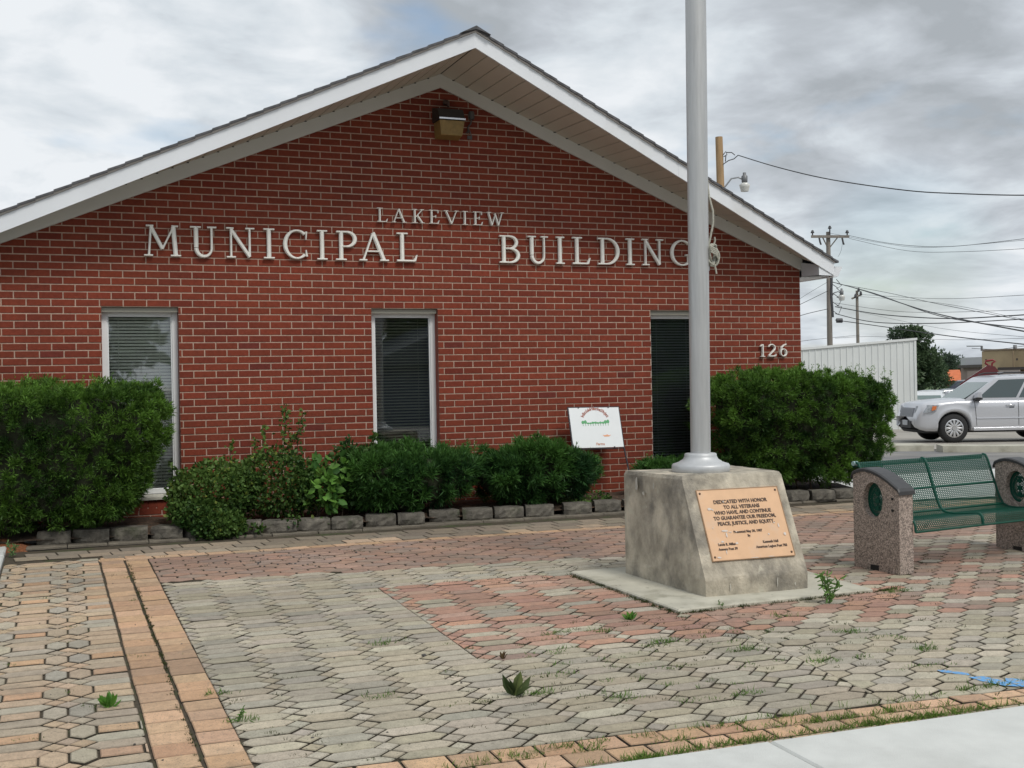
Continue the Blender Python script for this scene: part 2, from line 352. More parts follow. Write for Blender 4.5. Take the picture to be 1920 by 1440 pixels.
# tan band of two columns
for k in range(-2, 36):
    y1 = -1.63 - .1522 * k; y0 = y1 - .1522
    if y0 < -7.2: break
    for a, b in ((R_.uniform(-.002, .003), .171 + R_.uniform(-.003, .003)), (.178 + R_.uniform(-.003, .004), .347)):
        xs = lambda y, t: bandL[0] + (bandL[2] - bandL[0]) * (y - bandL[1]) / (bandL[3] - bandL[1]) + t + .004
        off = .05 if a > .1 else 0
        y1b, y0b = y1 - off, y0 - off
        sk = .028
        paver(lim([(xs(y0b, a), y0b + sk * 0), (xs(y0b, b), y0b), (xs(y1b, b), y1b), (xs(y1b, a), y1b)], [yline(*swk, 1), (0, 1, -1.60)]), TAN, .09, gap=.0075)
# front border, two rows of tan blocks, then a cut edge row
for r, (t0, t1) in enumerate(((.0, .49), (.51, 1.0))):
    x = -.372
    while x < 10.4:
        L_ = .178 + R_.uniform(-.004, .004); xa = x + (.08 * r if x < -.3 else 0)
        ft = lambda x: frontT[1] + (frontT[3] - frontT[1]) * (x - frontT[0]) / 3.6
        fb = lambda x: frontB[1] + (frontB[3] - frontB[1]) * (x - frontB[0]) / 3.6 - (.0 if x < 3.2 else .05 * (x - 3.2))
        y_ = lambda x, t: ft(x) + (fb(x) - ft(x)) * t
        o_ = .055 * r
        paver(lim([(x + o_, y_(x, t1)), (x + o_ + L_, y_(x + L_, t1)), (x + o_ + L_, y_(x + L_, t0)), (x + o_, y_(x, t0))], [xline(*bandR, 1), yline(*swk, 1)]), TAN, .09, gap=.008); x += L_
x = -.37
while x < 10.4:
    L_ = R_.choice((.15, .22, .2)); paver(lim([(x, -7.6), (x + L_, -7.6), (x + L_, fb(x + L_) - .003), (x, fb(x) - .003)], [yline(*swk, 1), xline(*bandR, 1)]), OLIVE + BROWN, .1); x += L_
# rows behind: thin tan row, brown rows
x = -.79
while x < 10.4:
    L_ = .20; paver([(x, tanB(x) + .004), (x + L_, tanB(x + L_) + .004), (x + L_ - .02, tanB(x + L_) + .115), (x - .02, tanB(x) + .115)], TAN, .07); x += L_
for r in range(3):
    x = -1.46 + .07 * r
    while x < 10.4:
        L_ = .235; z0_ = tanB(x) + .12 + .155 * r
        if x < -.8 and z0_ < -1.62: x += L_; continue
        paver([(x, z0_), (x + L_, z0_ - .005), (x + L_ - .02, z0_ + .15), (x - .02, z0_ + .155)], BROWN if r or R_.random() < .5 else BROWN + OLIVE, .09); x += L_
pm = mat('paver_concrete', attr=True, rough=.9, var=.13, vscale=22, bump=.0022, bscale=210, col2=(.16, .15, .12), c2scale=3.1, c2lo=.56, c2hi=.88, col3=(.15, .135, .105), c3scale=120, c3lo=.57, c3hi=.68, fleck=420)
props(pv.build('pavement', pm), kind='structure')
jb = MB(); 
for a, b, c_, d_ in ((-1.47, 10.4, -7.5, -1.0),):
    nx_, ny_ = 60, 34
    V = [(a + (b - a) * i / nx_, c_ + (d_ - c_) * j / ny_) for j in range(ny_ + 1) for i in range(nx_ + 1)]
    jb.add([(x, y, pav(y) - .0105) for x, y in V], [(j * (nx_ + 1) + i, j * (nx_ + 1) + i + 1, (j + 1) * (nx_ + 1) + i + 1, (j + 1) * (nx_ + 1) + i) for j in range(ny_) for i in range(nx_)])
jb_z = 0
jm = mat('joint_soil', (.060, .047, .030), .95, var=.3, vscale=30, col2=(.05, .06, .02), c2scale=4, c2lo=.52, c2hi=.66, bump=.003, bscale=120)
props(jb.build('paving_bed', jm), kind='structure')
# concrete slab under the monument
ms = MB(); SLAB = [(2.36, -4.985), (3.80, -4.95), (3.76, -3.60), (2.262, -3.643)]
slab_xy(ms, SLAB, lambda x, y: pav(y) + .022, .03, cham=.008)
slabm = mat('slab_concrete', (.46, .44, .36), .9, var=.14, vscale=5, col2=(.30, .285, .22), c2scale=3.5, c2lo=.52, c2hi=.68, col3=(.14, .125, .09), c3scale=16, c3lo=.66, c3hi=.74, bump=.003, bscale=90)
props(ms.build('footing_slab', slabm), kind='structure')
# planting bed
pb = MB()
def bed_front(x): return -.92 + float(np.interp(x, [-1.27, -.3, 1.3, 2, 4, 5.9, 6.7], [.10, .05, -.08, -.02, -.06, -.12, -.2]))
nb = 60; bv = []
for i in range(nb + 1):
    x = -2.9 + (9.75) * i / nb
    for j in range(5):
        y = bed_front(x) + (.01 - bed_front(x)) * j / 4
        bv.append((x, y, .345 + .05 * min(1, j / 2) + R_.uniform(-.012, .012)))
pb.add(bv, [(i * 5 + j, (i + 1) * 5 + j, (i + 1) * 5 + j + 1, i * 5 + j + 1) for i in range(nb) for j in range(4)], smooth=True)
bedm = mat('mulch', (.055, .035, .022), .95, var=.5, vscale=45, col2=(.10, .06, .035), c2scale=14, c2lo=.5, c2hi=.6, bump=.01, bscale=70)
props(pb.build('planting_bed', bedm), kind='structure')
om = MB(); V = [(-1.50, -.80, .335)]
for k in range(3):
    for i in range(20): a_ = i * 6.283 / 20; q_ = (k + 1) / 3 * R_.uniform(.88, 1.12); V.append((-1.50 + .22 * q_ * math.cos(a_), -.80 + .30 * q_ * math.sin(a_), (.332, .318, .285)[k] + .03 * math.sin(a_) + R_.uniform(-.004, .004)))
om.add(V, [(0, 1 + i, 1 + (i + 1) % 20) for i in range(20)] + [(1 + 20 * k + i, 21 + 20 * k + i, 21 + 20 * k + (i + 1) % 20, 1 + 20 * k + (i + 1) % 20) for k in range(2) for i in range(20)], smooth=True)
props(om.build('bark_mulch', mat('orange_mulch', (.20, .072, .028), .95, var=.5, vscale=60, bump=.01, bscale=80)), kind='structure')
ap = MB()                               # flat course under the edging blocks
x = -1.33
while x < 7:
    L_ = R_.uniform(.3, .42); yf = bed_front(x) - .105
    slab_xy(ap, [(x, yf), (x + L_, yf - .01), (x + L_, yf + .3), (x, yf + .3)], lambda x, y: pav(-1.0) + .008, .02, cham=.005); x += L_ + .006
props(ap.build('paving_edge', mat('edge_stone', (.15, .13, .10), .9, var=.25, vscale=12, bump=.004, bscale=80)), kind='structure')

# ================================================================== THE BUILDING
XA, XW0, XW1 = 2.549, -1.73, 6.807       # ridge, left and right wall faces
DEPTH = 20.
bld = thing('municipal_building', (XA, 0, .36), 'red brick municipal building with white gable trim and serif wall letters', 'building')
CH = .0657; ZL0 = 2.32; BW = .2032
FRZ = lambda x: 4.54 - .412 * abs(x - XA)             # underside of the frieze board on the wall
WIN = [(-.696, -.028), (1.800, 2.478), (4.884, 5.572)]; WZ0, WZ1 = .60, 2.32
REVEAL = .09
brickm = mat('red_brick', attr=True, rough=.92, spec=.25, var=.13, vscale=30, bump=.0012, bscale=260, col2=(.13, .055, .04), c2scale=60, c2lo=.60, c2hi=.74, col3=(.145, .034, .021), c3scale=1.4, c3lo=.48, c3hi=.85)
mort = mat('mortar', (.44, .315, .245), .95, var=.2, vscale=25, bump=.001, bscale=200)
wl = MB()
# mortar face with the three openings, returns and the other walls
zt = lambda x: FRZ(x) + .10
def mface(x0, x1, z0, z1=None):
    n = max(1, int((x1 - x0) / .4)); xs = [x0 + (x1 - x0) * i / n for i in range(n + 1)]
    if x0 < XA < x1: xs = sorted(xs + [XA])
    for a, b in zip(xs, xs[1:]): wl.quad((a, .0, z0), (b, .0, z0), (b, .0, z1 if z1 else zt(b)), (a, .0, z1 if z1 else zt(a)), 1)
edges = [XW0] + [v for w_ in WIN for v in w_] + [XW1]
for a, b in zip(edges[0::2], edges[1::2]): mface(a + .001, b - .001, .30, WZ1)
for a, b in WIN: mface(a, b, .30, WZ0 - .03)
mface(XW0, XW1, WZ1)
wl.quad((XW1 - .004, 0, .25), (XW1 - .004, DEPTH, .25), (XW1 - .004, DEPTH, 2.78), (XW1 - .004, 0, 2.78), 1)
wl.quad((XW0 + .004, DEPTH, .25), (XW0 + .004, 0, .25), (XW0 + .004, 0, 2.78), (XW0 + .004, DEPTH, 2.78), 1)
wl.add([(XW0, DEPTH, .25), (XW1, DEPTH, .25), (XW1, DEPTH, 2.78), (XA, DEPTH, 4.6), (XW0, DEPTH, 2.78)], [(0, 1, 2, 3, 4)], 1)
for a, b in WIN:                         # brick reveals and the dark room behind
    wl.quad((a, .001, WZ0), (a, REVEAL + .05, WZ0), (a, REVEAL + .05, WZ1), (a, .001, WZ1), 2, (.30, .085, .055))
    wl.quad((b, REVEAL + .05, WZ0), (b, .001, WZ0), (b, .001, WZ1), (b, REVEAL + .05, WZ1), 2, (.30, .085, .055))
    wl.quad((a, .001, WZ1), (a, REVEAL + .05, WZ1), (b, REVEAL + .05, WZ1), (b, .001, WZ1), 1)
BR = [(0.197, 0.041, 0.022), (0.182, 0.039, 0.021), (0.211, 0.044, 0.024), (0.171, 0.036, 0.021), (0.192, 0.043, 0.024)]
DK = [(.155, .031, .019), (.165, .031, .018), (.14, .030, .022)]
def brick(x0, x1, z0, z1, side=False):
    c = vary(R_.choice(BR if R_.random() > .035 else DK), .07); j = .0052
    poly = [(x0 + j, z0 + j + R_.uniform(-.0008, .0008)), (x1 - j, z0 + j + R_.uniform(-.0008, .0008)), (x1 - j, z1 - j), (x0 + j, z1 - j)]
    if z1 > 2.7:
        for s in (1, -1):                # z <= 4.54+.10 - .412*s*(x-XA)
            poly = clip(poly, .412 * s, 1, 4.63 + .412 * s * XA)
            if len(poly) < 3: return
    y = -.0045 + R_.uniform(-.0012, .0012); n = len(poly); ch = .0018
    t = inset(poly, ch)
    if len(t) != n: t = poly
    V = [(a, .001, b) for a, b in poly] + [(a, y + ch, b) for a, b in poly] + [(a, y, b) for a, b in t]
    wl.add(V, [tuple(range(2 * n, 3 * n))] + [(i, (i + 1) % n, n + (i + 1) % n, n + i) for i in range(n)] + [(n + i, n + (i + 1) % n, 2 * n + (i + 1) % n, 2 * n + i) for i in range(n)], 0, c)
for r in range(-34, 31):
    z1 = ZL0 - (r - 1) * CH; z0 = z1 - CH; half = (r % 2 == 0)
    x = math.floor(XW0 / BW) * BW - (BW / 2 if half else 0)
    while x < XW1:
        a, b = max(x, XW0), min(x + BW, XW1); x += BW
        if b - a < .02: continue
        segs = [(a, b)]
        if z1 <= WZ1 + .001 and z0 >= WZ0 - .08:
            for wa, wb in WIN:
                ns = []
                for s0, s1 in segs:
                    if s1 <= wa or s0 >= wb: ns.append((s0, s1)); continue
                    if s0 < wa: ns.append((s0, wa + .003))
                    if s1 > wb: ns.append((wb - .003, s1))
                segs = ns
        for s0, s1 in segs:
            if s1 - s0 > .018: brick(s0, s1, z0, z1)
for wa, wb in WIN:                       # upright header bricks under the sill
    n = 9
    for k in range(n): brick(wa + (wb - wa) * k / n, wa + (wb - wa) * (k + 1) / n, WZ0 - .145, WZ0 - .045)
# right-hand return of the brick at the corner
for r in range(-6, 31):
    z1 = ZL0 - (r - 1) * CH; z0 = z1 - CH
    y = 0.
    while y < 2.:
        l = BW if (y > 0 or r % 2 == 0) else BW / 2
        c = vary(R_.choice(BR), .08); wl.box(XW1 - .005, XW1 + .004, y + .004, y + l - .004, z0 + .004, z1 - .004, 0, c); y += l
ropen = mat('reveal_brick', (.24, .06, .04), .9, var=.2, vscale=30)
wl.build('wall', [brickm, mort, ropen], bld)
fd = MB()
for k in range(22):
    a = XW0 + .39 * k; fd.box(a, min(a + .39, XW1), -.012 + R_.uniform(-.002, .002), .0, .28, .352 + R_.uniform(-.004, .004))
fd.build('foundation', mat('foundation_stone', (.12, .11, .09), .95, var=.3, vscale=20, bump=.006, bscale=60), bld)

white = mat('white_trim', (.74, .765, .79), .45, var=.03, vscale=2, col2=(.62, .63, .62), c2scale=1.2, c2lo=.55, c2hi=.8)
almond = mat('frieze_paint', (.60, .60, .56), .5, var=.04, vscale=3)
soffm = mat('soffit_vinyl', (.56, .51, .43), .6, var=.04, vscale=2)
dark = mat('dark_gap', (.02, .018, .016), .9)
shing = mat('roof_shingle', (.10, .10, .105), .95, var=.35, vscale=18, bump=.004, bscale=130)
PITCH = .426
TEND = 4.54                              # run from ridge to the outer end of the eaves
def rk(side, t, dz=0., dy=0.): return (XA + side * t, -1.078 + .181 * t + dy, 4.785 - PITCH * t + dz)
for side in (-1, 1):
    # rake fascia: two lengths with a lap joint and a drip edge above
    fa = MB()
    for t0, t1, dy in ((0, 2.35, 0), (2.34, TEND, -.0025)):
        a, b = rk(side, t0), rk(side, t1); q = []
        f0 = [(a[0], a[1] + dy, a[2]), (b[0], b[1] + dy, b[2]), (b[0], b[1] + dy, b[2] - .141), (a[0], a[1] + dy, a[2] - .141)]
        bk = [(p[0], p[1] + .022, p[2]) for p in f0]; fa.prism(f0, bk)
    fa.build('fascia', white, bld)
    de = MB(); a, b = rk(side, -.02 if side > 0 else 0, .0), rk(side, TEND + .01)
    f0 = [(a[0], a[1] - .012, a[2] + .026), (b[0], b[1] - .012, b[2] + .026), (b[0], b[1] - .010, b[2] + .004), (a[0], a[1] - .010, a[2] + .004)]
    de.prism(f0, [(p[0], p[1] + .05, p[2]) for p in f0]); de.build('drip_edge', mat('drip_metal', (.60, .57, .54), .5), bld)
    # frieze board on the brick
    fr = MB(); xe = XW1 + .02 if side > 0 else XW0 - .02
    f0 = [(XA, -.03, FRZ(XA)), (xe, -.03, FRZ(xe)), (xe, -.03, FRZ(xe) + .135), (XA, -.03, FRZ(XA) + .135)]
    fr.prism(f0, [(p[0], -.0062, p[2]) for p in f0]); fr.build('frieze_board', almond, bld)
    # soffit boards running from the frieze to the fascia
    sf = MB(); W_ = .1375; t = 0.
    while t < TEND - .3:
        t1 = min(t + W_, TEND - .28)
        def wp(t): x = XA + side * t; return (x, -.02, FRZ(x) + .137)
        def op(t): p = rk(side, t, -.128); return (p[0], p[1] + .02, p[2])
        g = .006
        A, B, C_, D_ = wp(t + g), wp(t1 - g), op(t1 - g), op(t + g)
        sf.add([A, B, C_, D_], [(0, 1, 2, 3)], 0)
        A2, B2 = wp(t1 - g), wp(t1 + g); C2, D2 = op(t1 + g), op(t1 - g)
        up = lambda p, h: (p[0], p[1], p[2] + h)
        sf.add([A2, up(A2, .012), up(B2, .012), B2, D2, up(D2, .012), up(C2, .012), C2], [(0, 1, 5, 4), (1, 2, 6, 5), (2, 3, 7, 6)], 0)
        t = t1
    sf.build('soffit', soffm, bld)
    jb2 = MB(); t = .1375
    while t < TEND - .3:                 # little dark notches where the boards meet the frieze
        p = wp(t); jb2.box(p[0] - .016, p[0] + .016, p[1] - .013, p[1] - .0105, p[2] - .006, p[2] + .012); t += .1375
    jb2.build('board_gap', dark, bld)
    # roof plane with stepped shingle courses
    rf = MB(); t = -.0; k = 0
    while t < TEND + .04:
        t1 = min(t + .145, TEND + .05)
        for dy0, dy1 in ((-.03, DEPTH + 1.3),):
            lift0, lift1 = .008, .017
            def rp(t, dz, y): return (XA + side * t, y, 4.785 - PITCH * t + .028 + dz)
            y0 = lambda t: -1.078 + .181 * t - .03 - R_.uniform(0, .004)
            a0, a1 = y0(t), y0(t1)
            top = [rp(t, lift0, a0), rp(t1, lift1, a1), rp(t1, lift1, DEPTH + .6), rp(t, lift0, DEPTH + .6)]
            bot = [(p[0], p[1], p[2] - .022) for p in top]; rf.prism(bot, top)
        t = t1; k += 1
    rf.build('roof', shing, bld)
    # boxed eave return and gutter
    eb = MB(); xo = XA + side * TEND; xi = xe - side * .02; ye = rk(side, TEND)[1]
    zo = rk(side, TEND)[2] - .141; zb = zo - .002
    ti = abs(xi - XA); yi = rk(side, ti)[1]; zi = rk(side, ti)[2] - .14
    xm = XA + side * (TEND - .225); tm = TEND - .225; ym = rk(side, tm)[1]
    # bottom panel running back under the eave
    eb.box(min(xi, xo), max(xi, xo), -.03, DEPTH, zb - .006, zb)
    eb.add([(xi, -.035, zb), (xo, ye + .01, zb), (xo, -.0, zb), (xi, -.0, zb)], [(0, 3, 2, 1)])
    eb.add([(xo, ye + .006, zb), (xm, ym + .012, zb), (xm, ym + .012, rk(side, tm)[2] - .12), (xo, ye + .006, zo + .03)], [(0, 1, 2, 3)])
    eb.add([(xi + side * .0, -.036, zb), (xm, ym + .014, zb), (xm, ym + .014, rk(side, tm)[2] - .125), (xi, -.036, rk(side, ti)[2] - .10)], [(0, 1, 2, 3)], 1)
    eb.box(xo - .012 if side > 0 else xo - .004, xo + .004 if side > 0 else xo + .012, ye + .03, DEPTH, zb, zo + .135)
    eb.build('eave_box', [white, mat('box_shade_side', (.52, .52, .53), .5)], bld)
    gt = MB(); g = [(0, .0), (0, -.115), (.07, -.115), (.095, -.07), (.125, -.02), (.13, 0), (.122, 0), (.115, -.02), (.085, -.068), (.064, -.107), (.006, -.107), (.006, 0)]
    A = [(xo + side * (u + .006), ye + .03, zo + .105 + v) for u, v in g]; B = [(p[0], DEPTH, p[2]) for p in A]
    n = len(g); gt.add(A + B, [(i, (i + 1) % n, n + (i + 1) % n, n + i) for i in range(n)])
    gt.add([(xo + side * (u + .006), ye + .031, zo + .105 + v) for u, v in [(0, 0), (0, -.115), (.07, -.115), (.095, -.07), (.125, -.02), (.13, 0)]], [(0, 1, 2, 3, 4, 5)])
    gt.build('gutter', white, bld)
ca = MB()                                # ridge cap
f0 = [(XA - .14, -1.12, 4.785 + .035 - .055), (XA, -1.12, 4.785 + .052), (XA + .14, -1.12, 4.785 + .035 - .055), (XA, -1.12, 4.785 + .02)]
ca.prism([(p[0], DEPTH + .6, p[2]) for p in f0], f0); ca.build('ridge_cap', shing, bld)

# windows
framem = mat('window_frame', (.76, .77, .765), .4, var=.02)
blindm = [mat('blind_pale', (.80, .80, .70), .6), mat('blind_olive', (.24, .25, .18), .6), mat('blind_grey', (.25, .265, .27), .6)]
panem = glass_mat('window_glass', (.95, .965, .96), .05)
for k, (a, b) in enumerate(WIN):
    fm = MB(); yf = REVEAL; w_ = .05
    fm.box(a, a + w_, yf, yf + .05, WZ0, WZ1); fm.box(b - w_, b, yf, yf + .05, WZ0, WZ1)
    fm.box(a + w_, b - w_, yf + .001, yf + .049, WZ1 - .085, WZ1 - .035); fm.box(a + w_, b - w_, yf + .001, yf + .049, WZ0, WZ0 + .05)
    if k < 2:
        for x0, x1 in ((a + w_, a + w_ + .012), (b - w_ - .012, b - w_)): fm.box(x0, x1, yf + .012, yf + .045, WZ0 + .05, WZ1 - .085)
    f = fm.build('window', framem, bld, bevel=.003)
    hd = MB(); hd.box(a + .002, b - .002, .035, yf + .052, WZ1 - .034, WZ1 - .004); hd.box(a + .002, b - .002, .028, .036, WZ1 - .045, WZ1 - .004)
    hd.build('head_flashing', mat('flashing', (.30, .285, .235), .5), f)
    g = MB(); g.box(a + w_ - .004, b - w_ + .004, yf + .026, yf + .030, WZ0 + .045, WZ1 - .08); g.build('pane', panem, f)
    bl = MB(); z = WZ0 + .06; yb = yf + .085; tilt = (.72, .35, .28)[k]
    while z < WZ1 - .09:
        s = .0125; dy = s * math.cos(tilt + .35); dz = s * math.sin(tilt + .35); o_ = R_.uniform(-.0008, .0008)
        bl.add([(a + .015, yb - dy, z - dz + o_), (b - .015, yb - dy, z - dz - o_), (b - .015, yb + dy, z + dz), (a + .015, yb + dy, z + dz)], [(0, 1, 2, 3)]); z += .0300
    for fx in (.22, .76): bl.tube([(a + (b - a) * fx, yb - .016, WZ0 + .06), (a + (b - a) * fx, yb - .016, WZ1 - .09)], .0022, 5)
    bl.build('blind', blindm[k], f)
    rm = MB(); rm.box(a - .25, b + .25, yf + .6, yf + .62, WZ0 - .2, WZ1 + .2); rm.box(a - .25, b + .25, yf + .06, yf + .6, WZ0 - .22, WZ0 - .2)
    rm.build('room_wall', mat('room_wall', ((.10, .11, .09), (.04, .045, .04), (.03, .034, .036))[k] if False else (.07, .075, .065), .9), f)
    sl = MB(); sl.prism([(a, .06, WZ0 - .04), (b, .06, WZ0 - .04), (b, -.03, WZ0 - .045), (a, -.03, WZ0 - .045)][::-1], [(a, .088, WZ0 - .002), (b, .088, WZ0 - .002), (b, -.03, WZ0 - .022), (a, -.03, WZ0 - .022)][::-1])
    sl.build('sill', mat('stone_sill', (.44, .43, .37), .85, var=.15, vscale=30), f)

# raised serif letters
letm = mat('letter_metal', (.86, .85, .79), .5, var=.05, vscale=20)
class Letter:
    def __init__(s, x0, x1, zb, zt_): s.x0, s.w, s.zb, s.h = x0, x1 - x0, zb, zt_ - zb; s.mb = MB(); s.k = 0
    def P(s, u, v): return (s.x0 + u * s.w, s.zb + v * s.h)
    def stroke(s, pts, ws, depth=.022):
        """pts in letter space (0..1), ws half-widths as a share of height."""
        q = [s.P(*p) for p in pts]; n = len(q); ws = ws if isinstance(ws, (list, tuple)) else [ws] * n
        y = -.022 - depth - s.k * .0005; s.k += 1; yb = -.014; prof = []
        for i, (x, z) in enumerate(q):
            a, b = q[max(i - 1, 0)], q[min(i + 1, n - 1)]; dx, dz = b[0] - a[0], b[1] - a[1]; l = math.hypot(dx, dz) or 1; nx, nz = -dz / l, dx / l; w = ws[i] * s.h
            prof.append([(x - nx * w, yb, z - nz * w), (x - nx * w, y + depth * .5, z - nz * w), (x - nx * w * .5, y, z - nz * w * .5), (x + nx * w * .5, y, z + nz * w * .5), (x + nx * w, y + depth * .5, z + nz * w), (x + nx * w, yb, z + nz * w)])
        V = [p for r in prof for p in r]; F = [(i * 6 + k, i * 6 + k + 1, (i + 1) * 6 + k + 1, (i + 1) * 6 + k) for i in range(n - 1) for k in range(5)]
        F += [tuple(range(6)), tuple((n - 1) * 6 + k for k in range(5, -1, -1))]; s.mb.add(V, F)
    def arc(s, cu_, cv, ru, rv, a0, a1, w0, w1=None, n=16, wm=None):
        P_, W_ = [], []
        for i in range(n + 1):
            t = i / n; a = rad(a0 + (a1 - a0) * t); P_.append((cu_ + ru * math.cos(a), cv + rv * math.sin(a)))
            base = w0 + ((w1 if w1 is not None else w0) - w0) * t
            W_.append(base if wm is None else wm[0] + (wm[1] - wm[0]) * abs(math.cos(a)) ** 1.3)
        s.stroke(P_, W_)
T, t_ = .068, .036                       # half-widths of thick and thin strokes
def draw(ch, x0, x1, zb, zt_):
    L = Letter(x0, x1, zb, zt_); asp = L.h / L.w; S = L.stroke
    def serif(u, v, du): S([(u - du, v), (u + du, v)], .03)
    sb, st = .03, .97; tu = T * asp; su = .13 * asp
    if ch == 'I': S([(.5, .03), (.5, .97)], T); serif(.5, sb, .5); serif(.5, st, .5)
    elif ch == 'L': S([(.28, .03), (.28, .97)], T); serif(.28, st, .26); S([(.02, .035), (.86, .035)], .036); S([(.86, .03), (.97, .24)], [.05, .02])
    elif ch == 'M':
        S([(.13, .03), (.19, .95)], t_); S([(.19, .95), (.50, .24)], T * .85); S([(.50, .24), (.80, .95)], t_ * .9); S([(.80, .95), (.86, .03)], T)
        serif(.12, sb, .12); serif(.86, sb, .14); serif(.16, st, .10); serif(.84, st, .09)
    elif ch == 'N':
        S([(.17, .03), (.17, .95)], t_); S([(.17, .93), (.83, .04)], T * .85); S([(.83, .06), (.83, .97)], t_); serif(.17, sb, .16); serif(.13, st, .13); serif(.84, st, .16)
    elif ch == 'U':
        S([(.23, .97), (.23, .32)], T); S([(.81, .97), (.81, .30)], t_); L.arc(.52, .30, .29, .27, 180, 360, T, t_); serif(.21, st, .2); serif(.82, st, .17)
    elif ch in 'CG':
        L.arc(.54, .5, .46, .46, 48, 312, t_, t_, 22, (t_ * .9, T)); S([(.90, .66), (.92, .93)], [.02, .035])
        if ch == 'C': S([(.90, .32), (.93, .10)], [.02, .04])
        else: S([(.84, .10), (.84, .42)], T * .8); serif(.84, .42, .16)
    elif ch == 'P':
        S([(.26, .03), (.26, .97)], T); serif(.25, sb, .25); S([(.03, .965), (.55, .965)], t_ * .9); L.arc(.52, .72, .40, .245, 90, -90, t_, t_, 14, (t_, T)); S([(.30, .475), (.54, .475)], t_ * .8)
    elif ch == 'B':
        S([(.22, .03), (.22, .97)], T); S([(.0, .965), (.55, .965)], t_ * .9); S([(.0, .035), (.55, .035)], t_ * .9); S([(.26, .53), (.55, .53)], t_ * .8)
        L.arc(.50, .745, .34, .215, 90, -90, t_, t_, 12, (t_, T * .9)); L.arc(.52, .28, .40, .245, 90, -90, t_, t_, 12, (t_, T))
    elif ch == 'D':
        S([(.22, .03), (.22, .97)], T); S([(.0, .965), (.45, .965)], t_ * .9); S([(.0, .035), (.45, .035)], t_ * .9); L.arc(.42, .5, .50, .462, 90, -90, t_, t_, 18, (t_, T))
    elif ch == 'A':
        S([(.14, .03), (.47, .95)], t_); S([(.47, .97), (.84, .03)], T); S([(.25, .33), (.68, .33)], t_ * .8); serif(.13, sb, .13); serif(.85, sb, .15)
    elif ch == 'V': S([(.14, .97), (.52, .04)], T); S([(.52, .04), (.86, .97)], t_); serif(.14, st, .14); serif(.86, st, .13)
    elif ch == 'W':
        S([(.10, .97), (.30, .04)], T); S([(.30, .04), (.50, .80)], t_); S([(.48, .90), (.68, .04)], T); S([(.68, .04), (.90, .97)], t_); serif(.12, st, .12); serif(.9, st, .10)
    elif ch == 'K': S([(.24, .03), (.24, .97)], T); serif(.22, sb, .22); serif(.22, st, .2); S([(.34, .45), (.82, .95)], t_); S([(.44, .55), (.84, .04)], T); serif(.86, sb, .14); serif(.82, st, .14)
    elif ch == 'E':
        S([(.26, .03), (.26, .97)], T); S([(.02, .965), (.84, .965)], t_ * .9); S([(.02, .035), (.84, .035)], t_ * .9); S([(.3, .52), (.62, .52)], t_ * .8); S([(.84, .98), (.87, .76)], [.04, .02]); S([(.84, .02), (.95, .25)], [.045, .02]); S([(.64, .62), (.64, .42)], .02)
    elif ch == '1': S([(.6, .03), (.6, .97)], T); serif(.55, sb, .45); S([(.05, .80), (.55, .95)], [.02, .05])
    elif ch == '2': L.arc(.47, .70, .38, .26, 165, -35, t_, T, 14); S([(.80, .56), (.12, .10)], [T * .9, t_]); S([(.04, .05), (.9, .05)], .045); S([(.9, .03), (.97, .22)], [.04, .02])
    elif ch == '6': L.arc(.5, .32, .38, .28, 0, 360, t_, t_, 22, (t_, T)); S([(.14, .40), (.26, .72), (.55, .90), (.86, .98)], [T, T * .9, t_ * 1.2, t_])
    return L.mb
ROW1 = [('M', -.321, .004), ('U', .086, .327), ('N', .414, .674), ('I', .76, .861), ('C', .944, 1.186), ('I', 1.269, 1.367), ('P', 1.451, 1.658), ('A', 1.682, 1.977), ('L', 2.056, 2.273),
        ('B', 3.144, 3.369), ('U', 3.45, 3.683), ('I', 3.773, 3.866), ('L', 3.956, 4.166), ('D', 4.254, 4.512), ('I', 4.588, 4.684), ('N', 4.778, 5.035), ('G', 5.124, 5.395)]
for i, (ch, a, b) in enumerate(ROW1):
    dz = 0 if i < 9 else .008 + .0016 * (i - 9); o = draw(ch, a, b, 2.782 + dz, 3.070 + dz).build('letter', letm, bld)
for ch, a, b in [('L', 1.864, 1.974), ('A', 2.016, 2.166), ('K', 2.222, 2.348), ('E', 2.398, 2.508), ('V', 2.555, 2.709), ('I', 2.749, 2.806), ('E', 2.863, 2.97), ('W', 3.012, 3.197)]:
    draw(ch, a, b, 3.168, 3.308).build('small_letter', letm, bld)
for ch, a, b in [('1', 6.240, 6.300), ('2', 6.345, 6.451), ('6', 6.499, 6.6)]: draw(ch, a, b, 1.806, 1.95).build('house_number', letm, bld)

# wall light under the ridge
wlh = MB(); x0, x1 = 2.478, 2.738; yb, yf = -.0065, -.20
wlh.prism([(x0 - .02, yb, 4.18), (x1 + .02, yb, 4.18), (x1 + .005, yf, 4.185), (x0 - .005, yf, 4.185)], [(x0 - .02, yb, 4.33), (x1 + .02, yb, 4.33), (x1, yf + .05, 4.30), (x0, yf + .05, 4.30)])
f = wlh.build('wall_light', mat('bronze_housing', (.045, .042, .038), .45, .2), bld, bevel=.004)
c_ = MB(); c_.box(x0 - .006, x1 + .006, yf - .006, yf + .004, 4.186, 4.202); c_.build('chrome_strip', mat('chrome_strip', (.75, .75, .76), .25, .9), f)
c_ = MB(); c_.prism([(x0 + .004, yb, 4.02), (x1 - .004, yb, 4.02), (x1 - .02, yf + .03, 4.035), (x0 + .02, yf + .03, 4.035)], [(x0 - .004, yb, 4.178), (x1 + .004, yb, 4.178), (x1, yf + .004, 4.178), (x0, yf + .004, 4.178)])
c_.build('lens', mat('amber_lens', (.26, .17, .055), .35, var=.2, vscale=25), f, bevel=.004)
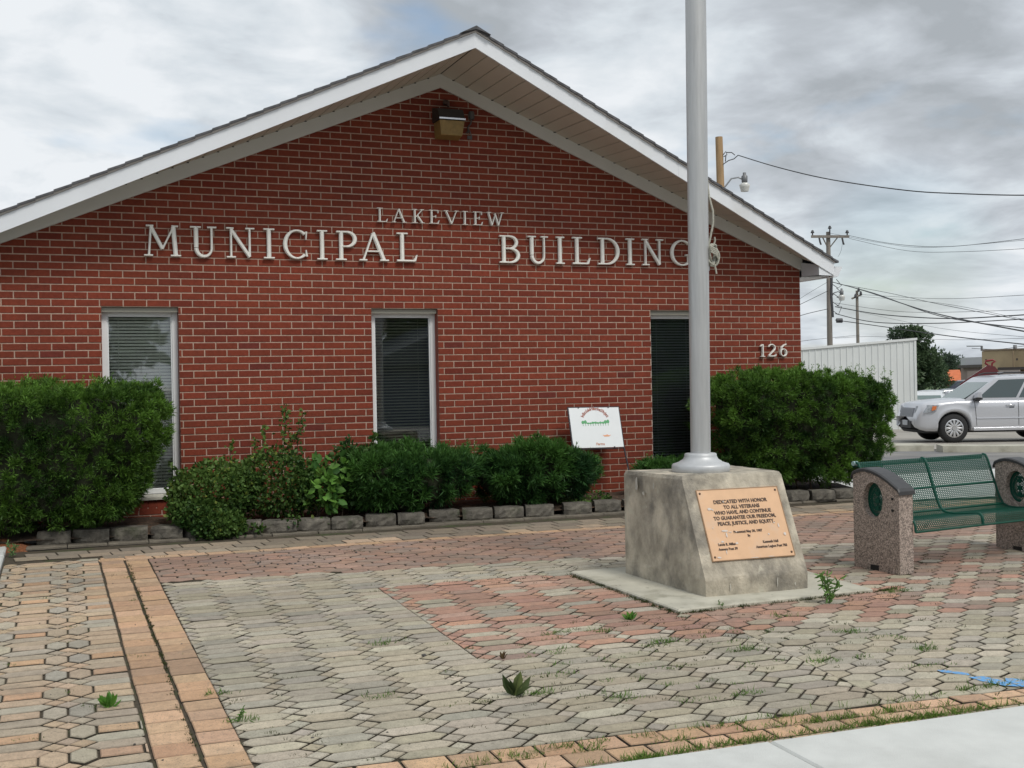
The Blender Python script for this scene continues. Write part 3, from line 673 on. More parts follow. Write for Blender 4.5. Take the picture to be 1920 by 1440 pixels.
c_ = MB(); c_.tube([(2.60, -.01, 4.40), (2.60, -.08, 4.385), (2.60, -.10, 4.335)], .012, 8); c_.lathe([(.03, 4.37), (.035, 4.40), (.02, 4.415)], 2.60, -.03, 12); c_.build('conduit', mat('conduit', (.10, .06, .05), .6), f)
ph = MB(); ph.lathe([(.030, 4.235), (.030, 4.30), (.022, 4.315), (.0, 4.32)], 2.86, -.05, 14); ph.tube([(2.86, -.05, 4.235), (2.85, -.055, 4.19), (2.83, -.02, 4.16), (2.84, -.01, 4.10)], .008, 6); ph.tube([(2.81, -.02, 4.10), (2.84, -.04, 4.13), (2.87, -.02, 4.07)], .006, 6); ph.box(2.825, 2.875, -.02, -.006, 4.04, 4.075)
ph.build('photocell', mat('photocell', (.09, .085, .08), .5), bld)

# ================================================================== EDGING BLOCKS
blkm = mat('edging_block', (.10, .09, .074), .95, var=.35, vscale=14, bump=.007, bscale=45, col2=(.17, .155, .125), c2scale=9, c2lo=.5, c2hi=.68, col3=(.045, .05, .028), c3scale=6, c3lo=.55, c3hi=.72)
BLK = [(-1.259, -.79, -1.00, -.86), (-.99, -.80, -.705, -.90), (-.69, -.84, -.395, -.92), (-.37, -.87, -.12, -.96), (-.10, -.9, .145, -.98), (.155, -.92, .385, -1.0), (.395, -.95, .535, -.99), (.545, -.955, .84, -1.03), (.85, -.99, 1.13, -1.05), (1.14, -1.05, 1.41, -1.10), (1.465, -.985, 1.735, -1.02),
       (1.755, -1.02, 2.0, -1.04), (2.075, -.93, 2.36, -.96), (2.385, -.97, 2.67, -1.0), (2.69, -1.0, 2.97, -1.03), (2.995, -1.02, 3.27, -1.05), (3.385, -1.02, 3.665, -1.05), (3.72, -1.0, 3.985, -1.03), (4.03, -1.02, 4.30, -1.05), (4.33, -1.04, 4.60, -1.06), (4.64, -1.05, 4.92, -1.08), (4.95, -1.06, 5.22, -1.09), (5.26, -1.08, 5.53, -1.10), (5.55, -1.10, 5.80, -1.12),
       (5.828, -1.13, 6.07, -1.16), (6.10, -1.17, 6.355, -1.21), (6.39, -1.17, 6.63, -1.20)]
for i, (xa, ya, xb, yb) in enumerate(BLK):
    m = MB(); h = .118 + R_.uniform(-.006, .006); z0 = pav(-1.0) - .005; d = .19; dx, dy = xb - xa, yb - ya; l = math.hypot(dx, dy); nx, ny = -dy / l, dx / l
    def q(u, v, z): return (xa + dx * u + nx * v, ya + dy * u + ny * v, z)
    F_ = []
    nseg = 7
    rows = []
    for (v0, z, rr) in ((.012, z0, .01), (.0, z0 + h * .25, .014), (.0, z0 + h * .55, .014), (.006, z0 + h * .82, .010), (.018, z0 + h, .002)):
        row = []
        for k in range(nseg + 1):
            u = k / nseg; bow = (.022 if u in (0, 1) else 0) + (.0 if .15 < u < .85 else .008)
            row.append(q(.5 + (u - .5) * (.985 if z > z0 + h * .9 else 1.), v0 + bow + R_.uniform(-rr, rr) * .6, z + (R_.uniform(-.004, .004) if rr > .005 else R_.uniform(-.001, .001))))
        rows.append(row)
    taper = .10
    back = [[q(taper + (1 - 2 * taper) * (k / nseg), d + R_.uniform(-.006, .006), z0 + h - R_.uniform(0, .002)) for k in range(nseg + 1)], [q(taper + (1 - 2 * taper) * (k / nseg), d, z0) for k in range(nseg + 1)]]
    allr = rows + back; V = [p for r in allr for p in r]; n1_ = nseg + 1
    F = [(a * n1_ + k, a * n1_ + k + 1, (a + 1) * n1_ + k + 1, (a + 1) * n1_ + k) for a in range(len(allr) - 1) for k in range(nseg)]
    F += [tuple(a * n1_ for a in range(len(allr)))[::-1], tuple(a * n1_ + nseg for a in range(len(allr)))]
    m.add(V, F); o = m.build('edging_block', blkm)
    lab = 'weathered grey concrete edging block in the row along the planting bed'
    if i == 0: lab = 'leftmost edging block, corner block beside the orange bark mulch'
    elif i == len(BLK) - 1: lab = 'last edging block at the right end of the bed near the pale walk'
    props(o, lab, 'edging block', 'edging blocks along the planting bed')

# ================================================================== MONUMENT
mon = thing('flagpole_monument', (3.03, -4.3, .19), 'stained concrete flagpole plinth with a sloped front carrying a tan plaque', 'monument')
cm = MB()
def mring(z, xl, xr, yfl, yfr, yb): return [(xl, yfl, z), (xr, yfr, z), (xr + .02, yb + .02, z), (xl - .11 * 1, yb, z)]
levels = [(.175, 2.690, 3.437, -4.748, -4.775), (.30, 2.686, 3.437, -4.752, -4.778), (.318, 2.684, 3.437, -4.748, -4.774), (.915, 2.684, 3.433, -4.478, -4.512), (.937, 2.692, 3.425, -4.462, -4.496)]
V = []
nx_, ny_ = 10, 12
for z, xl, xr, yl, yr in levels:
    yb = -3.842 if z < .92 else -3.852; xbl = 2.585 if z < .92 else 2.595
    c4 = [(xl, yl), (xr, yr), (xr + .03, yb + .0), (xbl, yb)]
    ring = []
    for i in range(4):
        a, b = c4[i], c4[(i + 1) % 4]; n = nx_
        for k in range(n):
            u = k / n; jit = (R_.uniform(-.0035, .0035)) if k else 0.0
            if k == 0: jit = 0
            dx, dy = b[0] - a[0], b[1] - a[1]; l = math.hypot(dx, dy); ox, oy = -dy / l * jit, dx / l * jit
            # knock the corners off a little
            cc = .008 if k == 0 else 0; mx_, my_ = 3.03, -4.3; vx, vy = mx_ - a[0], my_ - a[1]; vl = math.hypot(vx, vy)
            ring.append((a[0] + dx * u + ox + vx / vl * cc, a[1] + dy * u + oy + vy / vl * cc, z + (R_.uniform(-.003, .003) if z > .3 else 0)))
    V.append(ring)
n = 4 * nx_; VV = [p for r in V for p in r]
F = [(i * n + k, i * n + (k + 1) % n, (i + 1) * n + (k + 1) % n, (i + 1) * n + k) for i in range(len(V) - 1) for k in range(n)] + [tuple(range((len(V) - 1) * n, len(V) * n))]
cm.add(VV, F)
monm = mat('weathered_concrete', (.43, .385, .305), .95, var=.34, vscale=9, bump=.008, bscale=55, col2=(.225, .205, .17), c2scale=5.5, c2lo=.46, c2hi=.66, col3=(.43, .40, .32), c3scale=8, c3lo=.62, c3hi=.66, stretch=(1, 1, .7))
cm.build('plinth', monm, mon)
# plaque on the sloped face
nrm = Vector((-.0, -(.915 - .318), (-4.478 + 4.748) * 1.)).normalized(); nrm = Vector((.03, -.597, -.27)).normalized()
upv = Vector((.0, .27, .597)).normalized(); rtv = Vector((.749, -.030, 0)).normalized(); nrm = rtv.cross(upv).normalized()
if nrm.y > 0: nrm = -nrm
def face_y(x, z): return -4.748 + (z - .318) * .4523 - (x - 2.684) * .036
pc = Vector((3.063, face_y(3.063, .625), .625)) + nrm * .012; PW, PH = .600, .475
shear = -.0
def pq(u, v, d=0.): return pc + rtv * u + upv * v + nrm * d
pl = MB()
pl.prism([pq(-PW / 2, -PH / 2, -.012), pq(PW / 2, -PH / 2, -.012), pq(PW / 2, PH / 2, -.012), pq(-PW / 2, PH / 2, -.012)], [pq(-PW / 2, -PH / 2), pq(PW / 2, -PH / 2), pq(PW / 2, PH / 2), pq(-PW / 2, PH / 2)])
plq = pl.build('plaque', mat('plaque_metal', (.66, .41, .235), .5, .0, var=.06, vscale=12, col2=(.58, .40, .27), c2scale=6, c2lo=.55, c2hi=.7), mon)
rim = MB()
for (a, b, c_, d_) in ((-PW / 2, -PH / 2, PW / 2, -PH / 2 + .004), (-PW / 2, PH / 2 - .004, PW / 2, PH / 2), (-PW / 2, -PH / 2 + .004, -PW / 2 + .004, PH / 2 - .004), (PW / 2 - .004, -PH / 2 + .004, PW / 2, PH / 2 - .004)):
    rim.prism([pq(a, b, .0006), pq(c_, b, .0006), pq(c_, d_, .0006), pq(a, d_, .0006)], [pq(a, b, .003), pq(c_, b, .003), pq(c_, d_, .003), pq(a, d_, .003)])
rim.build('rim', mat('bronze_rim', (.30, .19, .11), .5, .3), plq)
lines = [('DEDICATED WITH HONOR', .150, .0, .034), ('TO ALL VETERANS', .113, .0, .034), ('WHO HAVE, AND CONTINUE', .077, .0, .033), ('TO GUARANTEE OUR FREEDOM,', .041, .005, .033), ('PEACE, JUSTICE, AND EQUITY.', .004, .005, .033),
         ('Presented May 30, 1987', -.055, .0, .023), ('By', -.084, 0, .021), ('Kenneth Hall', -.132, .145, .023), ('American Legion Post 783', -.163, .145, .023), ('Lewis R. Miller', -.132, -.172, .023), ('Amvets Post 39', -.163, -.172, .023)]
tx = MB()
for body, v, u, s in lines:
    TV, TF = text_geo(body, s, bold=.0009 if s > .03 else .0006, ext=.001); tx.add([pq(u + a * .93, v - s * .35 + b, .002 + c_) for a, b, c_ in TV], TF)
tx.build('inscription', mat('inscription', (.075, .045, .03), .6), plq)
wr = MB()                                # worn scuffs and flaked spots on the plaque
def flake(u, v, r, sx=1., sy=1.):
    k = 7; ph_ = R_.uniform(0, 6); wr.add([pq(u + r * sx * R_.uniform(.5, 1.1) * math.cos(ph_ + i * 6.283 / k), v + r * sy * R_.uniform(.5, 1.1) * math.sin(ph_ + i * 6.283 / k), .0036) for i in range(k)], [tuple(range(k))])
for u, v, r, sx, sy in [(-.235, .105, .014, 1.6, .8), (-.215, .10, .008, 1, 1), (-.165, -.045, .018, 1.7, .5), (-.16, -.07, .012, .5, 1.8), (-.13, -.055, .01, 1.5, .4), (.205, -.01, .012, .8, .4), (.232, -.03, .012, .5, 1.2), (.145, -.085, .009, .7, 1.1), (.262, -.09, .012, 1, 1.2), (-.25, -.215, .016, 1.2, .5), (-.19, -.185, .012, .4, 1.4),
                       (-.20, -.115, .012, 1.4, .7), (.0, -.232, .008, 5, .3), (.12, -.231, .008, 4, .3), (-.125, .15, .007, .6, 1.2), (-.245, -.02, .008, .5, 1), (-.225, -.125, .006, 1, .5), (-.10, -.13, .01, 1.2, .9), (-.085, -.055, .007, 1, .6)]: flake(u, v, r, sx, sy)
wr.build('scuff', mat('scuff', (.62, .56, .50), .7), plq)
for u, v in ((-.278, .212), (.278, .212), (-.278, -.212), (.278, -.212)):
    s_ = MB(); k = 10; s_.prism([pq(u + .008 * math.cos(i * 6.283 / k), v + .008 * math.sin(i * 6.283 / k), .0) for i in range(k)], [pq(u + .006 * math.cos(i * 6.283 / k), v + .006 * math.sin(i * 6.283 / k), .005) for i in range(k)]); s_.build('screw', mat('screw', (.10, .06, .035), .5, .5), plq)
ds = MB()                                # thin pale mortar patches and dribbles left on the concrete
def dab(x, z, r, sx, sy, face='f'):
    k = 9; pts = []
    for i in range(k):
        a = i * 6.283 / k; rr = r * R_.uniform(.6, 1.1); xx, zz = x + rr * sx * math.cos(a), z + rr * sy * math.sin(a)
        if face == 'f': pts.append((xx, (face_y(xx, max(zz, .318)) if zz > .318 else -4.752 - (xx - 2.684) * .036) - .0065, zz))
        else: t = (xx + 4.748) / .9; pts.append((2.684 - .1 * min(max(t, 0), 1) - .0065, xx, zz))
    ds.add(pts, [tuple(range(k))])
for a in [(2.86, .25, .018, .25, 1.5), (3.2, .26, .02, .2, 1.9), (3.33, .24, .012, .4, 1.3)]: dab(*a)
for a in [(-4.02, .86, .04, .45, 1.3, 's'), (-4.22, .86, .022, .4, 1.2, 's'), (-4.10, .80, .02, .9, .8, 's')]: dab(*a)
ds.build('lime_patch', mat('lime_patch', (.46, .44, .385), .95, var=.2, vscale=30), mon)

# ================================================================== FLAGPOLE
PX, PY = 3.00, -4.19; ZT = .937
fp = thing('flagpole', (PX, PY, ZT), 'tall brushed aluminium flagpole standing on the concrete monument', 'flagpole')
alum = mat('brushed_aluminium', (.50, .505, .50), .48, .55, var=.08, vscale=3, stretch=(18, 18, 1.2), bump=.0008, bscale=60)
sh = MB(); lean = lambda z: (PX + .0085 * (z - ZT), PY, z)
sh.tube([lean(z) for z in (ZT + .06, 1.5, 2.5, 3.5, 5, 7.5)], [.0675, .068, .0695, .0705, .070, .06], 40, caps=True); sh.build('shaft', alum, fp)
fb_ = MB(); fb_.lathe([(.192, ZT), (.196, ZT + .008), (.196, ZT + .04), (.188, ZT + .052), (.150, ZT + .064), (.118, ZT + .085), (.108, ZT + .105), (.108, ZT + .118), (.100, ZT + .124), (.069, ZT + .126)], PX, PY, 48)
fb_.build('base_flange', mat('flange_metal', (.50, .51, .515), .5, .35, var=.06, vscale=20), fp)
ropem = mat('rope', (.40, .39, .33), .85, var=.25, vscale=90, bump=.001, bscale=300); RX = PX + .068
def P3(px, py, off=0.): return (px, py, off)
hr = MB(); hr.tube([(RX + .005, PY - .01, 7.4), (RX + .012, PY - .012, 5.), (RX + .010, PY - .012, 4.), (RX + .004, PY - .012, 3.1)], .0042, 6)
hr.tube([(RX + .004, PY - .012, 3.12), (RX + .012, PY - .02, 2.9), (RX + .018, PY - .03, 2.8), (RX + .040, PY - .04, 2.70), (RX + .040, PY - .04, 2.62), (RX + .026, PY - .03, 2.54), (RX + .010, PY - .02, 2.46)], .0075, 8)
hr.build('halyard', ropem, fp)
cl = MB(); cl.box(RX - .01, RX + .02, PY - .012, PY + .012, 2.38, 2.44); cl.tube([(RX + .02, PY, 2.30), (RX + .03, PY, 2.36), (RX + .03, PY, 2.46), (RX + .02, PY, 2.52)], .008, 8); cl.build('cleat', mat('cleat', (.45, .45, .45), .4, .6), fp)
rc = MB()
for k in range(15):
    cx, cz = RX + .035 + R_.uniform(-.006, .006), 2.405 + R_.uniform(-.006, .006); a_, b_ = .024 + .0022 * (k % 7), .075 - .004 * (k % 6); ph_ = R_.uniform(-.25, .25); tw = R_.uniform(-.018, .018)
    pts = []
    for i in range(19):
        t = i / 18 * 6.283; u, v = a_ * math.cos(t), b_ * math.sin(t); pts.append((cx + u * math.cos(ph_) - v * math.sin(ph_), PY - .03 + tw + .012 * math.sin(t * 2 + k), cz + u * math.sin(ph_) + v * math.cos(ph_)))
    rc.tube(pts, .0058, 6, caps=False)
for k in range(4):
    z = 2.44 - .012 * k; rc.tube([(RX + .002, PY - .06, z + .02), (RX + .035, PY - .075, z), (RX + .07, PY - .05, z - .03), (RX + .075, PY - .0, z - .04)], .006, 6)
rc.tube([(RX + .04, PY - .04, 2.47), (RX + .05, PY - .045, 2.50), (RX + .046, PY - .045, 2.525)], .006, 6); rc.tube([(RX + .045, PY - .04, 2.34), (RX + .05, PY - .045, 2.31), (RX + .056, PY - .045, 2.275)], .006, 6)
rc.build('rope_coil', ropem, fp)

# ================================================================== BENCH
BA = rad(8.0); bo = Vector((4.325, -4.585, pav(-4.5))); bx = Vector((math.cos(BA), math.sin(BA), 0)); by = Vector((-math.sin(BA), math.cos(BA), 0))
bx_ = bx
bench = thing('park_bench', tuple(bo), 'green perforated metal bench between two pebbled concrete end panels', 'bench')
def bf(u, v, h): p = bo + bx * u + by * v; return (p.x, p.y, p.z + h)    # u along the bench, v backwards, h up
pebm = mat('exposed_aggregate', (.29, .235, .20), .8, var=.15, vscale=30, fleck=135, bump=.004, bscale=170)
capm = mat('charcoal_cap', (.042, .042, .044), .5, var=.1, vscale=20)
greenm = mat('green_coating', (.002, .060, .038), .45, spec=.3)
TH = .135; DP = .42
def top_h(v): return float(np.interp(v / DP, [0, .1, .2, .3, .4, .5, .6, .7, .8, .9, 1], [.575, .602, .628, .650, .669, .684, .695, .701, .699, .690, .672]))
def end_panel(u0):
    pm_ = MB(); ns = 20
    prof = [(DP * i / ns, top_h(DP * i / ns)) for i in range(ns + 1)]
    oc, orv, orh = (.235, .50), .090, .125     # oval opening
    # side skins: ring of quads between outline and oval
    ol = []
    K = 48
    def outline(a):
        dx, dh = math.cos(a), math.sin(a); best = 9
        # bounds: v 0..DP, h 0..top
        for t in [i * .004 for i in range(1, 260)]:
            v, h = oc[0] + dx * t, oc[1] + dh * t
            if v <= 0 or v >= DP or h <= 0 or h >= top_h(min(max(v, 0), DP)): best = t; break
        return (min(max(oc[0] + dx * best, 0), DP), max(oc[1] + dh * best, 0))
    angs = sorted([2 * math.pi * i / K for i in range(K)] + [math.atan2(-oc[1], -oc[0]) % (2 * math.pi), math.atan2(-oc[1], DP - oc[0]) % (2 * math.pi), math.atan2(top_h(0) - oc[1], -oc[0]) % (2 * math.pi), math.atan2(top_h(DP) - oc[1], DP - oc[0]) % (2 * math.pi)])
    n = len(angs); O = [outline(a) for a in angs]; I = [(oc[0] + orv * math.cos(a), oc[1] + orh * math.sin(a)) for a in angs]
    V = [bf(u0, *p) for p in O] + [bf(u0, *p) for p in I] + [bf(u0 + TH, *p) for p in O] + [bf(u0 + TH, *p) for p in I]
    F = []
    for i in range(n):
        j = (i + 1) % n; F += [(i, j, n + j, n + i), (2 * n + i, 3 * n + i, 3 * n + j, 2 * n + j), (i, 2 * n + i, 2 * n + j, j), (n + i, n + j, 3 * n + j, 3 * n + i)]
    pm_.add(V, F); p = pm_.build('end_panel', pebm, bench)
    nt_ = MB(); nt_.box(0, 0, 0, 0, 0, 0) if False else None
    cp = MB(); sec = [(-.012, -.004), (-.012, .014), (0, .022), (TH, .022), (TH + .012, .014), (TH + .012, -.004)]
    pr = [(-.012, top_h(0) - .022)] + [(v, h) for v, h in prof] + [(DP + .012, top_h(DP) - .03)]
    V = [bf(u0 + a, v, h + b) for v, h in pr for a, b in sec]; m = len(sec)
    cp.add(V, [(i * m + k, (i + 1) * m + k, (i + 1) * m + k + 1, i * m + k + 1) for i in range(len(pr) - 1) for k in range(m - 1)] + [(i * m + m - 1, (i + 1) * m + m - 1, (i + 1) * m, i * m) for i in range(len(pr) - 1)] + [tuple(range(m)), tuple((len(pr) - 1) * m + k for k in range(m - 1, -1, -1))], smooth=False)
    cp.build('arm_cap', capm, p)
    md = MB(); k = 26                      # green pierced medallion in the oval
    um = u0 + .045
    def el(r, a): return (oc[0] + r * (orv - .004) * math.cos(a), oc[1] + r * (orh - .006) * math.sin(a))
    for i in range(k):
        a0, a1 = 2 * math.pi * i / k, 2 * math.pi * (i + 1) / k
        for r0, r1 in ((.88, 1.02), (.60, .70)):
            q = [el(r0, a0), el(r1, a0), el(r1, a1), el(r0, a1)]; md.prism([bf(um, *c) for c in q], [bf(um + .012, *c) for c in q])
    for sgn in (1, -1):
        for t in [x * .021 for x in range(-14, 15)]:
            pts = []
            for s in [y * .01 for y in range(-14, 15)]:
                v, h = oc[0] + s * .6, oc[1] + t + sgn * s
                if ((v - oc[0]) / (orv - .006)) ** 2 + ((h - oc[1]) / (orh - .008)) ** 2 < 1: pts.append(bf(um + .006, v, h))
            if len(pts) > 1: md.tube([pts[0], pts[-1]], .0036, 4, caps=False)
    for c_v, c_h, r in ((0, .045, .022), (0, -.01, .026), (0, -.06, .022)):
        q = [(oc[0] + c_v + r * math.cos(a) * (1 if i % 2 else .6), oc[1] + c_h + r * math.sin(a) * (1 if i % 2 else .6)) for i, a in enumerate([2 * math.pi * i / 12 for i in range(12)])]
        md.prism([bf(um - .003, *c) for c in q], [bf(um + .014, *c) for c in q])
    md.build('medallion', greenm, p)
    bt = MB()
    for h in (.44, .52): bt.tube([bf(u0 - .008, .055, h), bf(u0 + .01, .055, h)], .009, 8)
    bt.build('bolt', mat('dark_bolt', (.03, .03, .03), .5, .5), p)
    sh_ = MB(); sh_.prism([bf(u0 - .003, .19, .0), bf(u0 - .003, .265, .0), bf(u0 - .003, .265, .042), bf(u0 - .003, .19, .042)], [bf(u0 + .05, .19, .0), bf(u0 + .05, .265, .0), bf(u0 + .05, .265, .042), bf(u0 + .05, .19, .042)])
    sh_.build('base_notch', dark, p)
end_panel(0.0)
UL = 1.50
end_panel(UL + TH * .25)
# seat and back sheet of expanded mesh
prof = []
for a in range(0, 100, 12): prof.append((-.012 - .020 * math.sin(rad(a)) + .02, .318 + .035 * (1 - math.cos(rad(a)))) if False else (.02 - .035 * math.cos(rad(a * .9)), .33 + .035 * math.sin(rad(a * .9))))
prof = [(-.018, .285)] + prof + [(.12, .352), (.22, .342), (.30, .345), (.345, .365), (.375, .41), (.40, .47), (.425, .54), (.45, .61), (.47, .67), (.485, .71), (.50, .735), (.52, .745), (.54, .735), (.55, .71)]
pp = [prof[0]]
L_ = [0.]
for a, b in zip(prof, prof[1:]): L_.append(L_[-1] + math.hypot(b[0] - a[0], b[1] - a[1]))
def pat(s): return (float(np.interp(s, L_, [p[0] for p in prof])), float(np.interp(s, L_, [p[1] for p in prof])))
TL = L_[-1]; cw, chh = .0205, .0135; U0, U1 = TH + .006, UL + TH * .25 - .006
def mesh_sheet(u0, u1, s0, s1, name):
    mb_ = MB(); nr = int((s1 - s0) / chh)
    V, F = [], []
    for j in range(nr):
        sc = s0 + chh * (j + .5)
        nc = int((u1 - u0) / cw)
        for i in range(nc):
            uc = u0 + cw * (i + .5 + (.5 if j % 2 else 0))
            if uc + cw / 2 > u1 + cw * .5: continue
            b = len(V); k = 6
            outer = [(-.5, -.28), (0, -.72), (.5, -.28), (.5, .28), (0, .72), (-.5, .28)]
            for a_, c_ in outer: V.append((uc + a_ * cw, sc + c_ * chh))
            for a_, c_ in outer: V.append((uc + a_ * cw * .68, sc + c_ * chh * .66))
            F += [(b + t, b + (t + 1) % 6, b + 6 + (t + 1) % 6, b + 6 + t) for t in range(6)]
    VV = [bf(u, *pat(min(max(s, 0), TL))) for u, s in V]
    mb_.add(VV, F); o = mb_.build(name, greenm, bench)
    m = o.modifiers.new('thick', 'SOLIDIFY'); m.thickness = .0028; return o
iS = L_[prof.index((.345, .365))]
mesh_sheet(U0, U1, .0, iS, 'seat'); mesh_sheet(U0, U1, iS, TL, 'backrest')
fr_ = MB()
for u in (U0 - .002, U1 + .002, (U0 + U1) / 2): fr_.tube([bf(u, *pat(TL * i / 40)) for i in range(41)], .009 if u != (U0 + U1) / 2 else .012, 6)
for s in (0., TL, iS + .18, iS): fr_.tube([bf(U0, *pat(s)), bf(U1, *pat(s))], .008, 6)
fr_.build('metal_frame', greenm, bench)
en = MB(); en.tube([bf(U0 - .02, .535, .735), bf(U0 + .02, .535, .735)], .017, 10); en.build('frame_end', mat('pale_end', (.30, .42, .42), .5), bench)

# ================================================================== LEANING SIGN BOARD
sgn = thing('display_board', (4.04, -.3, .42), 'white board with faded orange and green printing on a dark wire stand', 'sign')
s0_ = Vector((3.793, -.33, .885)); rt = Vector((.574, 0.01, -.006)); upb = Vector((.012, .135, .407))
nb_ = rt.cross(upb).normalized()
if nb_.y > 0: nb_ = -nb_
def sp(u, v, d=0.): return s0_ + rt * u + upb * v + nb_ * d
sb_ = MB(); sb_.prism([sp(0, 0), sp(1, 0), sp(1, 1), sp(0, 1)], [sp(0, 0, .012), sp(1, 0, .012), sp(1, 1, .012), sp(0, 1, .012)])
bd = sb_.build('board', mat('white_board', (.74, .77, .78), .5, var=.02), sgn)
st_ = MB(); blk = mat('black_wire', (.025, .022, .03), .5)
st_.tube([sp(-.012, 1.02), sp(-.012, -.05), sp(-.0, -1.1)], .006, 6); st_.tube([sp(1.012, 1.02), sp(1.012, 0), sp(1.045, -.60), sp(1.05, -1.15)], .009, 6)
st_.tube([sp(-.012, 1.02), sp(1.012, 1.02)], .006, 6); st_.tube([sp(-.012, -.025), sp(1.012, -.025)], .006, 6)
for u in (.19, .79, ): st_.prism([sp(u - .012, .985, .011), sp(u + .012, .985, .011), sp(u + .012, 1.02, .011), sp(u - .012, 1.02, .011)], [sp(u - .012, .985, .017), sp(u + .012, .985, .017), sp(u + .012, 1.02, .017), sp(u - .012, 1.02, .017)])
st_.prism([sp(.80, -.02, .011), sp(.825, -.02, .011), sp(.825, .015, .011), sp(.80, .015, .011)], [sp(.80, -.02, .017), sp(.825, -.02, .017), sp(.825, .015, .017), sp(.80, .015, .017)])
st_.build('wire_stand', blk, sgn)
pr_ = MB(); body = 'Indian Lake Watershed Project'; nC = len(body)
TS = .050
for i, ch in enumerate(body):
    a = rad(152 - 124 * i / (nC - 1)); cx_, cy_, rr = .50, .60, .255
    if ch == ' ': continue
    TV, TF = text_geo(ch, TS, bold=.0012, ext=.0005); rot = a - math.pi / 2
    pts = []
    for x, y, z in TV:
        xr, yr = x * math.cos(rot) - y * math.sin(rot), x * math.sin(rot) + y * math.cos(rot); pts.append(sp(cx_ + (rr * 1.02) * math.cos(a) + xr / .574, cy_ + rr * 1.32 * math.sin(a) + yr / .43, .0135))
    pr_.add(pts, TF, 0)
TV, TF = text_geo('Farms', .040, bold=.0008, ext=.0005); pr_.add([sp(.54 + x / .574, .055 + y / .43, .0135) for x, y, z in TV], TF, 2)
for k in range(11):                      # row of green trees
    u = .245 + .050 * k; h = .045 + .035 * R_.random() + (.04 if k in (0, 1, 9, 10) else 0); m_ = 9
    pr_.add([sp(u + .03 * math.cos(i * 6.283 / m_), .585 + h * .5 + h * .5 * math.sin(i * 6.283 / m_) * R_.uniform(.7, 1.1), .0135 + .0003 * (k % 2)) for i in range(m_)], [tuple(range(m_))], 1)
    pr_.add([sp(u - .004, .54, .0134), sp(u + .004, .54, .0134), sp(u + .004, .6, .0134), sp(u - .004, .6, .0134)], [(0, 1, 2, 3)], 1)
pr_.add([sp(.60, .31, .0135), sp(.64, .265, .0135), sp(.73, .265, .0135), sp(.78, .31, .0135), (sp(.73, .295, .0135)), sp(.70, .32, .0135), sp(.65, .30, .0135)], [tuple(range(7))], 2)
pr_.build('printing', [mat('print_red', (.66, .34, .28), .6), mat('print_green', (.10, .36, .15), .6), mat('print_orange', (.74, .36, .20), .6)], bd)

# ================================================================== VEGETATION
leafm = leaf_mat('leaf', .33); 
rng = np.random.default_rng(5)
def rot_frames(n):                       # orthonormal frames with z = n
    n = n / np.linalg.norm(n, axis=1, keepdims=True); a = np.where(np.abs(n[:, 2:3]) > .9, np.array([[1., 0, 0]]), np.array([[0, 0, 1.]]))
    x = np.cross(a, n); x /= np.linalg.norm(x, axis=1, keepdims=True); y = np.cross(n, x); return x, y, n
def blades(P, D, L, Wd, C, droop=0.):
    """One pointed leaf (two quads, folded) per row: base P, direction D, length L, width Wd."""
    X, Y, Z = rot_frames(D); th = rng.uniform(0, 6.283, (len(P), 1)); S = X * np.cos(th) + Y * np.sin(th); L = L[:, None]; Wd = Wd[:, None]
    up = np.cross(Z, S)
    mid = P + Z * L * .5 + up * L * .06; tip = P + Z * L - np.array([[0, 0, 1.]]) * L * droop
    V = np.stack([P, mid + S * Wd / 2, tip, mid - S * Wd / 2], 1).reshape(-1, 3); F = np.arange(len(P) * 4).reshape(-1, 4); return V, F, C
def broad(P, D, L, Wd, C):
    """Broad leaf: two quads hinged on the midrib."""
    X, Y, Z = rot_frames(D); th = rng.uniform(0, 6.283, (len(P), 1)); S = X * np.cos(th) + Y * np.sin(th); Nn = np.cross(Z, S); L = L[:, None]; Wd = Wd[:, None]
    b = P; t = P + Z * L - Nn * L * .1; m = P + Z * L * .5 - Nn * L * .05
    l1 = P + Z * L * .32 + S * Wd * .5 + Nn * L * .07; r1 = P + Z * L * .32 - S * Wd * .5 + Nn * L * .07; l2 = P + Z * L * .68 + S * Wd * .4 + Nn * L * .05; r2 = P + Z * L * .68 - S * Wd * .4 + Nn * L * .05
    V = np.stack([b, l1, l2, t, m, r2, r1], 1).reshape(-1, 3); k = np.arange(len(P))[:, None] * 7
    F = np.concatenate([k + np.array([[0, 1, 2, 4]]), k + np.array([[4, 2, 3, 3]]), k + np.array([[0, 4, 5, 6]]), k + np.array([[4, 3, 5, 5]])]) if False else np.concatenate([k + np.array([[0, 1, 2, 3]]), k + np.array([[0, 3, 5, 6]])])
    return V, F, np.concatenate([C, C])
def lown(P, s, seed):                    # cheap smooth 3-D noise in -1..1
    r = np.random.default_rng(seed); out_ = np.zeros(len(P))
    for i in range(7):
        k = r.normal(size=3) * s; out_ += np.sin(P @ k + r.uniform(0, 6.28))
    return out_ / 3.2
def twigs(name, parent, segs, col=(.05, .035, .02), r=.006):
    m = MB()
    for s in segs: m.tube(s, [r * (1 - .6 * i / (len(s) - 1)) for i in range(len(s))], 5, caps=False)
    return m.build(name, mat('twig_bark', (.07, .05, .032), .9), parent)
